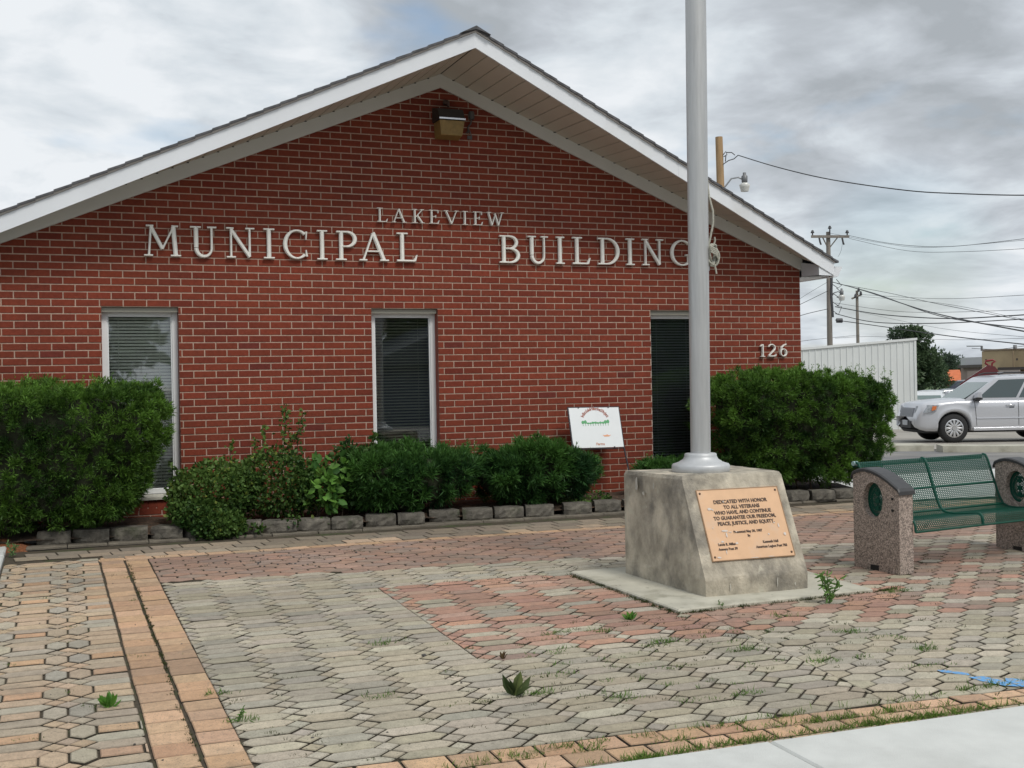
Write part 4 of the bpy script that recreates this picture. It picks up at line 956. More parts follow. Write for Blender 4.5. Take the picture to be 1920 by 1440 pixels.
def hedge(name, label, c, h, needle, n, cols, seed, taper=0., rag=.08, lenr=(.032, .058), wd=.0085, per=11, power=6., under=0., group=None, sprout=60):
    """Clipped evergreen: box-like crown of many small needle tufts round a dark filler core."""
    global rng; rng = np.random.default_rng(seed)
    root = thing(name, (c[0], c[1], .38), label, 'hedge' if h[2] > .4 else 'shrub', group)
    ar = np.array([h[0] * h[2], h[0] * h[1], h[0] * h[1] * .25, h[1] * h[2], h[1] * h[2]]); fc = rng.choice(5, n, p=ar / ar.sum())   # front, top, bottom, left, right
    Q = rng.uniform(-1, 1, (n, 3)); Q[fc == 0, 1] = -1; Q[fc == 1, 2] = 1; Q[fc == 2, 2] = -1; Q[fc == 3, 0] = -1; Q[fc == 4, 0] = 1
    Q = Q / ((np.abs(Q) ** power).sum(1) ** (1 / power))[:, None]; low = (1 - Q[:, 2]) / 2
    D = np.sign(Q) * np.abs(Q) ** (power - 1); D /= np.linalg.norm(D, axis=1, keepdims=True)
    f = 1 - taper * low ** 1.5
    P = np.array(c) + Q * np.array(h) * np.stack([f, f, np.ones_like(f)], 1)
    nz_ = lown(P, 5., seed) * rag + lown(P, 17., seed + 1) * rag * .75
    P = P + D * (nz_ - rng.uniform(0, .10, len(P)) * .9)[:, None]
    cl = rng.integers(0, max(1, len(P) // 9), len(P)); P = P * .35 + P[cl] * .65 if False else P
    near = P[: len(P) // 9]; idx = np.array([np.argmin(((near - p) ** 2).sum(1)) for p in P]); bump_ = rng.normal(size=len(near)) * .022     # gather the tufts into sprays
    P = P + (near[idx] - P) * .42 + D * bump_[idx][:, None]; nz_ = nz_ + bump_[idx] * 1.2
    nrm_ = D
    k = per; PP = np.repeat(P, k, 0); NN = np.repeat(nrm_, k, 0) * .55 + rng.normal(size=(len(PP), 3)) * .5 + np.array([[0, 0, .22]])
    PP = PP + NN * rng.uniform(0, .02, (len(PP), 1))
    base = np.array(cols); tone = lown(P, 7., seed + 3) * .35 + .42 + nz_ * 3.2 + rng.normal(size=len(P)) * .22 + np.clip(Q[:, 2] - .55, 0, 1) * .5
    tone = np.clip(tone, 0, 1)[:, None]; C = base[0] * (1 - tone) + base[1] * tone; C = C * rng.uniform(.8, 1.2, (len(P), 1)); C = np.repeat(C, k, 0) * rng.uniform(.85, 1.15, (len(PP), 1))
    V, F, CC = blades(PP, NN, rng.uniform(*lenr, len(PP)), np.full(len(PP), wd), C)
    parts = [(V, F, CC)]
    # stray shoots standing above the clipped top
    for _ in range(sprout):
        x = c[0] + rng.uniform(-.95, .95) * h[0]; y = c[1] + rng.uniform(-1, .5) * h[1]; z = c[2] + h[2] * .97; l = rng.uniform(.05, .15); m = 16
        t = np.linspace(.1, 1, m)[:, None]; ax = np.array([[rng.normal() * .3, rng.normal() * .3, 1.]]); p = np.array([[x, y, z]]) + ax * t * l; d = np.tile(ax, (m, 1)) * .7 + rng.normal(size=(m, 3)) * .8
        cc = np.tile(base[1] * rng.uniform(.9, 1.2), (m, 1)); parts.append(blades(p, d, rng.uniform(.02, .035, m), np.full(m, wd * .9), cc))
    Vs, Fs, Cs = [], [], []; o_ = 0
    for v, f_, c_ in parts: Vs.append(v); Fs.append(f_ + o_); Cs.append(c_); o_ += len(v)
    np_mesh('foliage', np.concatenate(Vs), np.concatenate(Fs), np.concatenate(Cs), leafm, root)
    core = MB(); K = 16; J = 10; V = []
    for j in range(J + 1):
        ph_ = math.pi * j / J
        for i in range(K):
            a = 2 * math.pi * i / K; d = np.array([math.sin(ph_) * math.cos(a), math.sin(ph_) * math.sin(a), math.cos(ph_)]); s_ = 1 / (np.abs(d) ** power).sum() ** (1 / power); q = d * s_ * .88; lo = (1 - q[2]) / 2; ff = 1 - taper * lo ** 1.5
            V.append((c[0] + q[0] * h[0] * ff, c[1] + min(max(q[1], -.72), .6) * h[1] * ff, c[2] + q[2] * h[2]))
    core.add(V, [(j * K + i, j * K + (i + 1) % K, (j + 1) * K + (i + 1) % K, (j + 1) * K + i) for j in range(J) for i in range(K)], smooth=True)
    core.build('filler_core', mat('dark_filler', (.022, .028, .012), .95, var=.5, vscale=30), root)  # solid dark filler mass that keeps the crown from being see-through
    st = []
    for _ in range(int(8 * h[0]) + 3):
        x = c[0] + rng.uniform(-.6, .6) * h[0] * (1 - taper * .7); y = c[1] + rng.uniform(-.2, .4) * h[1]; st.append([(x, y, .36), (x + rng.normal() * .03, y, .36 + (c[2] - h[2] - .36) * .6 + .03), (x + rng.normal() * .10, y + rng.normal() * .05, c[2] - h[2] * .5)])
    twigs('stem', root, st, r=.014); return root
YEW = [(.024, .066, .013), (.125, .25, .035)]
hedge('clipped_yew', 'tall clipped yew hedge at the left in front of the first window', (-1.50, -.58, 1.005), (1.29, .46, .585), None, 9500, YEW, 11, taper=.22, rag=.05, sprout=55)
hedge('clipped_yew', 'tall clipped yew hedge at the right corner of the brick building behind the bench', (6.25, -.68, 1.02), (1.06, .50, .55), None, 9000, [(.022, .062, .013), (.115, .235, .034)], 23, taper=.24, rag=.055, sprout=75)
JUN = [(.020, .066, .020), (.075, .185, .036)]
hedge('spreading_yew', 'low spreading yew under the middle window', (2.00, -.58, .665), (.70, .42, .245), None, 3000, JUN, 31, taper=.2, rag=.085, lenr=(.05, .10), wd=.011, power=3., sprout=25)
hedge('spreading_yew', 'low spreading yew below the leaning white board', (3.22, -.58, .655), (.66, .42, .235), None, 3000, JUN, 37, taper=.22, rag=.085, lenr=(.05, .10), wd=.011, power=3., sprout=4)
hedge('spreading_yew', 'low spreading yew mostly hidden behind the flagpole monument', (4.95, -.50, .56), (.52, .32, .14), None, 1500, JUN, 41, taper=.2, rag=.05, lenr=(.045, .085), wd=.010, power=2.5, sprout=20)

def leafy(name, label, blobs, n, cols, seed, L=(.035, .06), shoots=(), cat='shrub', wr=.8, stems=8, z0=.37):
    global rng; rng = np.random.default_rng(seed); cx, cy = blobs[0][0][0], blobs[0][0][1]
    root = thing(name, (cx, cy, z0), label, cat); P = []; D = []
    for (c, h, wgt) in blobs:
        k = int(n * wgt); d = rng.normal(size=(k, 3)); d /= np.linalg.norm(d, axis=1, keepdims=True); d[:, 1] = np.where(d[:, 1] > .5, -d[:, 1], d[:, 1])
        r = rng.uniform(.45, 1., k) ** .6; p = np.array(c) + d * r[:, None] * np.array(h); p += (lown(p, 9., seed)[:, None]) * .03 * d; P.append(p); D.append(d)
    segs = []
    for (a, b, m) in shoots:
        a, b = np.array(a), np.array(b); t = rng.uniform(.0, 1, m); bend = np.array([rng.normal() * .04, rng.normal() * .02, 0.]); p = a + (b - a) * t[:, None] + bend * (4 * t * (1 - t))[:, None] + rng.normal(size=(m, 3)) * .038 * (1.2 - t)[:, None]
        P.append(p); D.append(rng.normal(size=(m, 3))); segs.append([tuple(a + (b - a) * u + bend * 4 * u * (1 - u)) for u in (0, .25, .5, .75, 1)])
    P = np.concatenate(P); D = np.concatenate(D)
    D = D * .5 + rng.normal(size=D.shape) * .7 + np.array([[0, -.25, .05]])
    tone = np.clip(lown(P, 6., seed + 2) * .5 + .5 + rng.normal(size=len(P)) * .3, 0, 1)[:, None]; b = np.array(cols); C = (b[0] * (1 - tone) + b[1] * tone) * rng.uniform(.8, 1.2, (len(P), 1))
    yl = rng.random(len(P)) < .05; C[yl] = C[yl] * np.array([1.8, 1.25, 1.]); 
    Ls = rng.uniform(*L, len(P)); V, F, CC = broad(P, D, Ls, Ls * wr, C); np_mesh('foliage', V, F, CC, leafm, root)
    for _ in range(stems):
        c, h, _w = blobs[rng.integers(len(blobs))]; e = np.array(c) + rng.uniform(-.7, .7, 3) * np.array(h); s = np.array([c[0] + rng.normal() * .08, c[1] + .05, z0]); segs.append([tuple(s), tuple((s + e) / 2 + rng.normal(size=3) * .03), tuple(e)])
    twigs('stem', root, segs, r=.005); return root
VC = [(.028, .075, .016), (.115, .20, .045)]
leafy('climbing_vine', 'tangled leafy vine spilling over the edging blocks beside the left hedge', [((.20, -.62, .66), (.42, .30, .27), .40), ((.05, -.78, .50), (.27, .25, .14), .14), ((.20, -.95, .40), (.22, .17, .13), .16), ((.72, -.62, .70), (.45, .30, .29), .32), ((1.1, -.6, .62), (.35, .25, .2), .14)], 11000, VC, 51, L=(.026, .046), wr=.7,
      shoots=[((.78, -.6, .85), (.84, -.55, 1.42), 120), ((.70, -.6, .85), (.68, -.5, 1.22), 60), ((.95, -.6, .85), (1.02, -.5, 1.33), 80), ((.9, -.6, .85), (1.0, -.62, 1.18), 60), ((.35, -.6, .85), (.38, -.5, 1.08), 40), ((.55, -.6, .8), (.56, -.55, 1.1), 60), ((-.1, -.6, .75), (-.18, -.55, .92), 30), ((.25, -.95, .42), (.55, -1.05, .33), 70), ((.75, -.95, .42), (1.3, -1.0, .36), 70)], stems=22)
leafy('shrub_seedling', 'light green broad-leaved seedling shrub left of the middle window', [((1.15, -.80, .62), (.17, .15, .17), .6), ((1.20, -.78, .80), (.16, .13, .10), .4)], 150, [(.05, .14, .03), (.16, .33, .06)], 57, L=(.07, .115), wr=.62, stems=9)
leafy('climbing_vine', 'thin vine growing through the low yew left of the middle window', [((1.45, -.60, .88), (.26, .25, .14), .7), ((1.55, -.8, .66), (.28, .12, .2), .3)], 900, VC, 59, L=(.03, .055), shoots=[((1.62, -.5, .9), (1.70, -.45, 1.12), 50), ((1.5, -.5, .9), (1.45, -.45, 1.08), 40)], stems=10)
leafy('shrub_seedling', 'narrow-leaved sapling sprig behind the monument near the flagpole foot', [((5.25, -.75, .72), (.16, .1, .07), 1.)], 90, [(.05, .12, .03), (.12, .24, .06)], 61, L=(.05, .08), wr=.35, stems=5)
leafy('ground_weed', 'low weeds at the foot of the brick wall beside the monument', [((3.75, -.62, .40), (.32, .22, .05), 1.)], 500, VC, 63, L=(.02, .035), cat='weed', stems=3)

# grass and moss in the paver joints (nobody could count it)
rng = np.random.default_rng(77)
def tufts(cent, name, cols, hh=(.02, .05), per=14, spread=.02):
    P = np.repeat(cent, per, 0) + rng.normal(size=(len(cent) * per, 3)) * np.array([spread, spread * .5, 0]); P[:, 2] = .322 + .03 * P[:, 1] - .004
    D = rng.normal(size=P.shape) * .6 + np.array([[0, 0, .9]]); L = rng.uniform(*hh, len(P)) * np.repeat(rng.uniform(.5, 1.2, len(cent)), per); b = np.array(cols); t = rng.random((len(P), 1)); C = b[0] * (1 - t) + b[1] * t
    return blades(P, D, L, np.full(len(P), .0035), C)
def scatter(n, x0, x1, y0, y1, clump=1):
    c = np.stack([rng.uniform(x0, x1, n), rng.uniform(y0, y1, n), np.zeros(n)], 1)
    return np.concatenate([c + rng.normal(size=c.shape) * np.array([.07, .018, 0]) for _ in range(clump)]) if clump > 1 else c
sets = []
sets.append(tufts(scatter(70, .3, 3.6, -6.87, -6.83, 1) + np.array([[0, 0, 0]]), '', [(.06, .13, .02), (.16, .26, .05)], (.02, .05), 12, .025))
def along(x0, x1, t, n, jitter=.008):
    x = rng.uniform(x0, x1, n); tt = t; yt = -6.69 - .0667 * (x + .4); yb = -7.02 - .0222 * (x + .4); return np.stack([x, yt + (yb - yt) * tt + rng.normal(size=n) * jitter, np.zeros(n)], 1)
for x0, x1, t, n in ((.2, 3.5, .5, 45), (.0, 3.5, 1.0, 60), (1.2, 2.9, 1.0, 70), (1.7, 2.3, .5, 25), (.9, 1.25, 1.1, 30), (2.0, 2.6, 1.05, 40)): sets.append(tufts(along(x0, x1, t, n), '', [(.07, .14, .02), (.20, .30, .06)], (.018, .048), 12, .022))
sets.append(tufts(scatter(26, 1.0, 3.4, -6.6, -5.3, 3), '', [(.05, .13, .02), (.15, .26, .05)], (.014, .032), 10, .02))
sets.append(tufts(scatter(16, .2, 2.6, -6.3, -4.9, 2), '', [(.06, .11, .02), (.17, .22, .06)], (.012, .026), 9, .018))
sets.append(tufts(scatter(14, -1.4, -.4, -6.7, -2.5, 2), '', [(.07, .12, .03), (.16, .22, .06)], (.01, .02), 8, .015))
for x, y, k in ((.55, -5.0, 7), (.30, -5.9, 5), (-.33, -6.0, 6), (-.36, -5.6, 5), (1.95, -5.55, 8), (2.25, -5.85, 10), (2.5, -6.2, 8), (1.2, -5.9, 5), (3.0, -5.75, 10), (3.1, -6.2, 9), (1.5, -5.15, 6), (1.75, -5.2, 7), (2.9, -5.3, 4), (3.95, -5.0, 8), (1.35, -6.35, 6), (.98, -6.15, 8), (1.85, -6.5, 7)):
    sets.append(tufts(scatter(k, x - .07, x + .07, y - .03, y + .03), '', [(.05, .13, .02), (.16, .28, .05)], (.02, .045), 12, .02))
def edge_pts(a, b, n, j=.008): t = rng.random((n, 1)); return np.concatenate([np.array(a)[None] * (1 - t) + np.array(b)[None] * t + rng.normal(size=(n, 2)) * j, np.zeros((n, 1))], 1)
MOSS = [(.030, .035, .012), (.085, .105, .03)]
for a, b, n in ((SLAB[3], SLAB[0], 130), (SLAB[0], SLAB[1], 90), (SLAB[1], (4.05, -4.9), 25)): sets.append(tufts(edge_pts((a[0] - .012, a[1] - .012), (b[0] - .012, b[1] - .012), n), '', MOSS, (.014, .028), 12, .014))
sets.append(tufts(edge_pts((-.592, -1.8), (-.555, -7.0), 150, .004), '', MOSS, (.010, .020), 10, .006))
for cx_, cy_, sx, sy, n in ((4.8, -4.5, .5, .25, 70), (4.4, -5.0, .5, .25, 50), (3.9, -5.1, .3, .1, 30), (2.3, -5.1, .5, .15, 60), (1.9, -3.6, .5, .12, 50), (2.4, -5.9, .9, .35, 110), (.9, -6.1, .6, .3, 50), (-.2, -6.2, .15, .4, 25), (1.2, -2.2, 1.2, .2, 60)): sets.append(tufts(np.stack([rng.normal(size=n) * sx + cx_, np.minimum(np.maximum(rng.normal(size=n) * sy + cy_, -7.05), -1.3), np.zeros(n)], 1), '', MOSS, (.010, .020), 11, .015))
Vs, Fs, Cs = [], [], []; o_ = 0
for v, f_, c_ in sets: Vs.append(v); Fs.append(f_ + o_); Cs.append(c_); o_ += len(v)
props(np_mesh('grass', np.concatenate(Vs), np.concatenate(Fs), np.concatenate(Cs), leafm), 'tufts of green grass and moss growing in the paver joints', 'grass', kind='stuff')

def weed(x, y, label, h, n, cols, kind='rosette', seed=1, z=None):
    global rng; rng = np.random.default_rng(seed); z = (pav(y) if z is None else z) - .004; root = thing('weed', (x, y, z), label, 'weed')
    if kind == 'rosette':
        a = rng.uniform(0, 6.283, n); el = rng.uniform(.5, 1.35, n); D = np.stack([np.cos(a) * np.cos(el), np.sin(a) * np.cos(el), np.sin(el)], 1); P = np.tile([[x, y, z]], (n, 1)) + rng.normal(size=(n, 3)) * np.array([.006, .006, 0]); L = rng.uniform(.6, 1., n) * h; t = rng.random((n, 1)); b = np.array(cols); C = b[0] * (1 - t) + b[1] * t
        V, F, CC = broad(P, D, L, L * .30, C); np_mesh('leaf', V, F, CC, leafm, root)
    else:
        segs, P, D, Ls = [], [], [], []
        for s in range(max(2, n // 22)):
            a = rng.uniform(0, 6.283); e = np.array([x + math.cos(a) * h * .35, y + math.sin(a) * h * .25, z + h * rng.uniform(.6, 1.)]); b0 = np.array([x, y, z]); segs.append([tuple(b0), tuple((b0 + e) / 2 + np.array([0, 0, h * .1])), tuple(e)])
            for t in np.linspace(.1, 1, 22): P.append(b0 + (e - b0) * t + np.array([0, 0, h * .2 * t * (1 - t)])); D.append(rng.normal(size=3) + np.array([0, 0, .5])); Ls.append(h * .3 * rng.uniform(.6, 1.1))
        P, D, Ls = np.array(P), np.array(D), np.array(Ls); t = rng.random((len(P), 1)); b = np.array(cols); V, F, CC = broad(P, D, Ls, Ls * .28, b[0] * (1 - t) + b[1] * t); np_mesh('leaf', V, F, CC, leafm, root); m = MB()
        for s in segs: m.tube(s, .003, 5, caps=False)
        m.build('stem', mat('weed_stem', (.10, .16, .05), .7), root)
GR = [(.06, .17, .025), (.15, .33, .05)]
weed(-.851, -5.586, 'bright green broad-leaved weed in the left paving strip', .085, 16, GR, seed=3)
weed(.87, -6.13, 'dark olive dock weed with upright leaves in the grey pavers', .125, 10, [(.05, .08, .03), (.16, .20, .07)], seed=4)
weed(1.047, -5.52, 'small brownish-purple weed at the corner of the red pavers', .05, 9, [(.09, .05, .03), (.13, .09, .04)], seed=5)
weed(2.02, -5.02, 'small upright green weed left of the front corner of the footing slab', .07, 14, GR, seed=6)
weed(3.36, -5.10, 'tall branching green weed at the front edge of the footing slab', .19, 90, [(.09, .19, .05), (.20, .36, .10)], 'branch', 7)
weed(2.66, -4.97, 'tiny green sprig at the front edge of the footing slab', .05, 44, GR, 'branch', 8)
weed(-1.42, -1.25, 'clump of light green weeds beside the orange bark mulch', .12, 66, [(.09, .19, .07), (.20, .32, .12)], 'branch', 9)
weed(-.35, -6.02, 'flat spreading weed beside the tan paver band', .07, 44, GR, 'branch', 10)
# small stones and litter lying about on the pavers
pbm = MB(); r2 = random.Random(4)
def stone(x, y, r):
    z = pav(y); k = 6; ph_ = r2.uniform(0, 6); ring = lambda q, zz: [(x + q * r * r2.uniform(.7, 1.15) * math.cos(ph_ + i * 6.283 / k), y + q * r * r2.uniform(.6, 1.1) * math.sin(ph_ + i * 6.283 / k), z + zz) for i in range(k)]
    a, b, c_ = ring(.8, -.001), ring(1., r * .4), ring(.5, r * .8); pbm.prism(a, b); pbm.prism([(p[0], p[1], p[2]) for p in b], c_)
for x, y, r in [(.686, -5.315, .014), (1.92, -5.57, .010), (1.45, -6.84, .011), (1.1, -3.2, .010), (-.1, -6.35, .008), (.2, -6.4, .006)]: stone(x, y, r)
for _ in range(90): stone(r2.uniform(-1.4, 4.2), r2.uniform(-6.9, -1.8), r2.uniform(.0025, .006))
for _ in range(40): stone(r2.gauss(.45, .35), r2.gauss(-2.25, .2), r2.uniform(.003, .011))
props(pbm.build('gravel', mat('dark_stone', (.07, .065, .06), .8, var=.3, vscale=40)), 'scattered small dark stones and grit lying on the pavers', 'gravel', kind='stuff')
# blue utility paint
bp_ = MB(); z_ = lambda x, y: pav(y) + .0035
for poly in ([(2.905, -6.585), (2.95, -6.60), (3.0, -6.66), (2.985, -6.69), (2.94, -6.65), (2.90, -6.61)], [(2.955, -6.70), (3.03, -6.715), (3.06, -6.79), (3.055, -6.86), (3.0, -6.83), (2.96, -6.76)], [(3.065, -6.79), (3.10, -6.76), (3.15, -6.79), (3.14, -6.86), (3.06, -6.865)]):
    bp_.add([(x, y - .012 + (y + 6.75) * .35, z_(x, y) + .0005) for x, y in poly], [tuple(range(len(poly)))])
props(bp_.build('paint_mark', mat('blue_paint', (.12, .33, .62), .8, var=.15, vscale=60, col2=(.30, .30, .26), c2scale=40, c2lo=.5, c2hi=.6)), kind='structure')

# ================================================================== VEHICLES
tyrem = mat('tyre_rubber', (.022, .022, .023), .85); rimm = mat('alloy_rim', (.62, .62, .63), .3, .7); chrome = mat('chrome', (.75, .76, .78), .15, .95)
carglass = mat('car_glass', (.055, .075, .075), .06, spec=.8); blackp = mat('black_plastic', (.025, .025, .027), .6)
lampg = mat('lamp_glass', (.30, .32, .34), .08, spec=.9, var=.5, vscale=14); amber = mat('amber_lamp', (.60, .16, .04), .3); redl = mat('red_lamp', (.40, .02, .02), .3)
def carpaint(name, c): 
    m = mat(name, c, .32, .25, spec=.6); m.node_tree.nodes['Principled BSDF'].inputs['Coat Weight'].default_value = .7; m.node_tree.nodes['Principled BSDF'].inputs['Coat Roughness'].default_value = .08; return m
def car(name, label, cat, loc, fwd, paint, P, group=None, detail=True):
    """x forward from the front axle, y to the left, z up."""
    root = thing(name, loc, label, cat, group); f = Vector((fwd[0], fwd[1], 0)).normalized(); l = Vector((-f.y, f.x, 0)); O = Vector(loc)
    def X(p): return tuple(O + f * p[0] + l * p[1] + Vector((0, 0, p[2])))
    W, R, WB, xf, xr, zb = P['W'] / 2, P['R'], P['WB'], P['xf'], P['xr'], P['zb']
    axles = (0., -WB); RA = R * 1.16
    prof = P['prof']                                # (x, top height at centre, shoulder height)
    def tops(x): xs = [p[0] for p in prof]; return float(np.interp(x, xs, [p[1] for p in prof])), float(np.interp(x, xs, [p[2] for p in prof]))
    def wf(x):
        k = 1.
        if x > xf - .62: k -= .17 * ((x - xf + .62) / .62) ** 2.2
        if x < xr + .5: k -= .10 * ((xr + .5 - x) / .5) ** 2.2
        return k
    xs = set(np.linspace(xr, xf, 40).tolist())
    for a in axles: xs |= set((a + RA * np.cos(np.linspace(0, math.pi, 15))).tolist())
    xs = sorted(x for x in xs if xr <= x <= xf); ring = []
    m = MB(); cols = []
    for x in xs:
        tc_, ts = tops(x); arch = zb
        for a in axles:
            if abs(x - a) < RA: arch = max(arch, R + math.sqrt(max(RA * RA - (x - a) ** 2, 0)) * .98)
        if x > xf - .25: arch = max(arch, zb + .10 * ((x - xf + .25) / .25) ** 2)
        w_ = W * wf(x); row = [(x, w_ * .80, arch if arch > zb + .02 else zb), (x, w_ * .965, arch)]
        for t in (.15, .35, .55, .75, .92):
            z = arch + (ts - arch) * t; bul = 1 - .035 * ((z - .62) / .5) ** 2
            fl = 0
            for a in axles:
                dd = math.hypot(x - a, z - R)
                if dd < RA * 1.30: fl = max(fl, .028 * (1 - max(0, (dd - RA)) / (RA * .30)))
            row.append((x, w_ * bul + fl, z))
        row += [(x, w_ * .945, ts), (x, w_ * .86, ts + (tc_ - ts) * .55), (x, w_ * .55, ts + (tc_ - ts) * .9), (x, 0, tc_)]
        cols.append(row)
    nrow = len(cols[0]); V = []; F = []
    for s in (1, -1):
        b = len(V)
        for row in cols: V += [(p[0], p[1] * s, p[2]) for p in row]
        for i in range(len(cols) - 1):
            for k in range(nrow - 1): q = (b + i * nrow + k, b + (i + 1) * nrow + k, b + (i + 1) * nrow + k + 1, b + i * nrow + k + 1); F.append(q if s < 0 else q[::-1])
        for i in (0, len(cols) - 1): F.append(tuple(b + i * nrow + k for k in range(nrow)))
    m.add([X(p) for p in V], F, smooth=True)
    # greenhouse
    g = P['gh']                                     # list of (xb, zb, xt, zt): rear base, rear top, front top, front base
    (x0, z0), (x1, z1), (x2, z2), (x3, z3) = g; wt = W * P.get('wt', .74); wbse = W * .925
    nx_ = 10
    def gpt(u, v, s=1):                             # u 0..1 rear->front, v 0..1 belt->roof
        zb0, zt0 = z0 + (z3 - z0) * u, z1 + (z2 - z1) * u + .035 * math.sin(math.pi * u); xb, xt = x0 + (x3 - x0) * u, x1 + (x2 - x1) * u
        vv = v; return (xb + (xt - xb) * vv, s * (wbse + (wt - wbse) * (vv ** 1.25)), zb0 + (zt0 - zb0) * vv)
    V, F = [], []
    for s in (1, -1):
        b = len(V)
        for i in range(nx_ + 1):
            for v in (0, .25, .5, .75, .93, 1.0):
                p = gpt(i / nx_, v, s); V.append((p[0], p[1] * (1 if v < 1 else .93), p[2]))
            p = gpt(i / nx_, 1, s); V.append((p[0], p[1] * .5, p[2] + .03)); V.append((p[0], 0, p[2] + .04))
        for i in range(nx_):
            for k in range(7): q = (b + i * 8 + k, b + (i + 1) * 8 + k, b + (i + 1) * 8 + k + 1, b + i * 8 + k + 1); F.append(q if s < 0 else q[::-1])
    V += [(x3, wbse, z3), (x3, -wbse, z3), (x0, wbse, z0), (x0, -wbse, z0)]
    o8 = 8 * (nx_ + 1)
    F.append(tuple([nx_ * 8 + k for k in range(8)] + [o8 + nx_ * 8 + k for k in range(6, -1, -1)])); F.append(tuple([k for k in range(8)] + [o8 + k for k in range(6, -1, -1)])[::-1])
    m.add([X(p) for p in V], F, smooth=False); body = m.build('body', paint, root)
    # inner dark wells
    wm_ = MB()
    for a in axles: wm_.prism([X((a - RA, -W * .80, R)), X((a + RA, -W * .80, R)), X((a + RA, W * .80, R)), X((a - RA, W * .80, R))], [X((a - RA * .7, -W * .80, R + RA * .9)), X((a + RA * .7, -W * .80, R + RA * .9)), X((a + RA * .7, W * .80, R + RA * .9)), X((a - RA * .7, W * .80, R + RA * .9))])
    wm_.prism([X((xr + .15, -W * .82, zb - .05)), X((xf - .18, -W * .80, zb - .05)), X((xf - .18, W * .80, zb - .05)), X((xr + .15, W * .82, zb - .05))], [X((xr + .1, -W * .86, zb + .03)), X((xf - .1, -W * .80, zb + .03)), X((xf - .1, W * .80, zb + .03)), X((xr + .1, W * .86, zb + .03))]); wm_.build('underbody', blackp, root)
    # glass
    def gpane(us, vs, name, s, off=.006):
        mm = MB(); V = []
        for (u, v) in [(us[0], vs[0]), (us[1], vs[0]), (us[2] if len(us) > 2 else us[1], vs[1]), (us[3] if len(us) > 3 else us[0], vs[1])]: p = gpt(u, v, s); V.append(X((p[0], p[1] + s * off, p[2])))
        mm.prism([tuple(Vector(v) - l * s * .012) for v in V] if s > 0 else [tuple(Vector(v) + l * .012) for v in V], V); mm.build(name, carglass, root)
    for s in (1, -1):
        for us in P['win']: gpane(us, (.10, .86), 'side_window', s)
    def endglass(xb, zb_, xt, zt_, name, sg):
        mm = MB(); V = [X((xb + sg * .008, -wbse * .90, zb_ + .03)), X((xb + sg * .008, wbse * .90, zb_ + .03)), X((xt + sg * .012 + (xb - xt) * .10, wt * .90, zt_ - .07 * (1 if abs(xb - xt) > .1 else 2))), X((xt + sg * .012 + (xb - xt) * .10, -wt * .90, zt_ - .07 * (1 if abs(xb - xt) > .1 else 2)))]
        mm.prism([tuple(Vector(v) - f * sg * .012) for v in V], V); mm.build(name, carglass if sg < 0 else mat('windscreen', (.10, .15, .14), .05, spec=.8), root)
    endglass(x3, z3, x2, z2, 'windscreen', 1); endglass(x0, z0, x1, z1, 'rear_window', -1)
    # wheels
    for a in axles:
        for s in (1, -1):
            t = MB(); yw = W * .965; k = 28; pr = [(R * .62, .0), (R * .90, .012), (R, -.03), (R, -.19), (R * .9, -.22)]
            V = [X((a + r * math.cos(2 * math.pi * i / k), s * (yw + y), R + r * math.sin(2 * math.pi * i / k))) for r, y in pr for i in range(k)]
            t.add(V, [(j * k + i, j * k + (i + 1) % k, (j + 1) * k + (i + 1) % k, (j + 1) * k + i) for j in range(len(pr) - 1) for i in range(k)], smooth=True); t.add(V[:k], [tuple(range(k))]); wh = t.build('wheel', tyrem, root)
            if detail:
                rm_ = MB(); ns = P.get('spokes', 12)
                def C(r, an, y): return X((a + r * math.cos(an), s * (yw + y), R + r * math.sin(an)))
                for i in range(k):
                    a0, a1 = 2 * math.pi * i / k, 2 * math.pi * (i + 1) / k
                    rm_.add([C(R * .64, a0, .006), C(R * .64, a1, .006), C(R * .58, a1, .012), C(R * .58, a0, .012)], [(0, 1, 2, 3)])
                for i in range(ns):
                    an = 2 * math.pi * i / ns; w0 = .13; rm_.add([C(R * .12, an - .5, .010), C(R * .60, an - w0, .008), C(R * .60, an + w0, .008), C(R * .12, an + .5, .010), C(R * .35, an, .018)], [(0, 1, 4), (1, 2, 4), (2, 3, 4), (3, 0, 4)])
                rm_.add([C(R * .14, 2 * math.pi * i / 12, .022) for i in range(12)], [tuple(range(12))]); rm_.build('rim', rimm, wh)
    if not detail:
        hl = MB()
        for s in (1, -1): zl = P.get('zl', .66); hl.prism([X((xf - .10, s * W * .50, zl)), X((xf - .20, s * W * .84, zl)), X((xf - .20, s * W * .84, zl + .13)), X((xf - .10, s * W * .50, zl + .13))], [X((xf + .012, s * W * .50, zl)), X((xf - .07, s * W * .84, zl)), X((xf - .09, s * W * .84, zl + .13)), X((xf - .005, s * W * .50, zl + .13))])
        hl.build('headlight', lampg, root); gr_ = MB(); gr_.prism([X((xf - .1, -W * .42, .5)), X((xf - .1, W * .42, .5)), X((xf - .1, W * .42, .72)), X((xf - .1, -W * .42, .72))], [X((xf + .014, -W * .42, .5)), X((xf + .014, W * .42, .5)), X((xf + .006, W * .42, .68)), X((xf + .006, -W * .42, .68))]); gr_.build('grille', blackp, root)
        for s in (1, -1): mi = MB(); mi.prism([X((x3 - .25, s * W * .95, z3 + .02)), X((x3 - .12, s * W * .95, z3 + .02)), X((x3 - .12, s * W * 1.14, z3 + .03)), X((x3 - .25, s * W * 1.14, z3 + .03))], [X((x3 - .25, s * W * .95, z3 + .13)), X((x3 - .12, s * W * .95, z3 + .13)), X((x3 - .12, s * W * 1.14, z3 + .14)), X((x3 - .25, s * W * 1.14, z3 + .14))]); mi.build('mirror', paint, root)
    return root, X, gpt, body, (W, wf, tops)

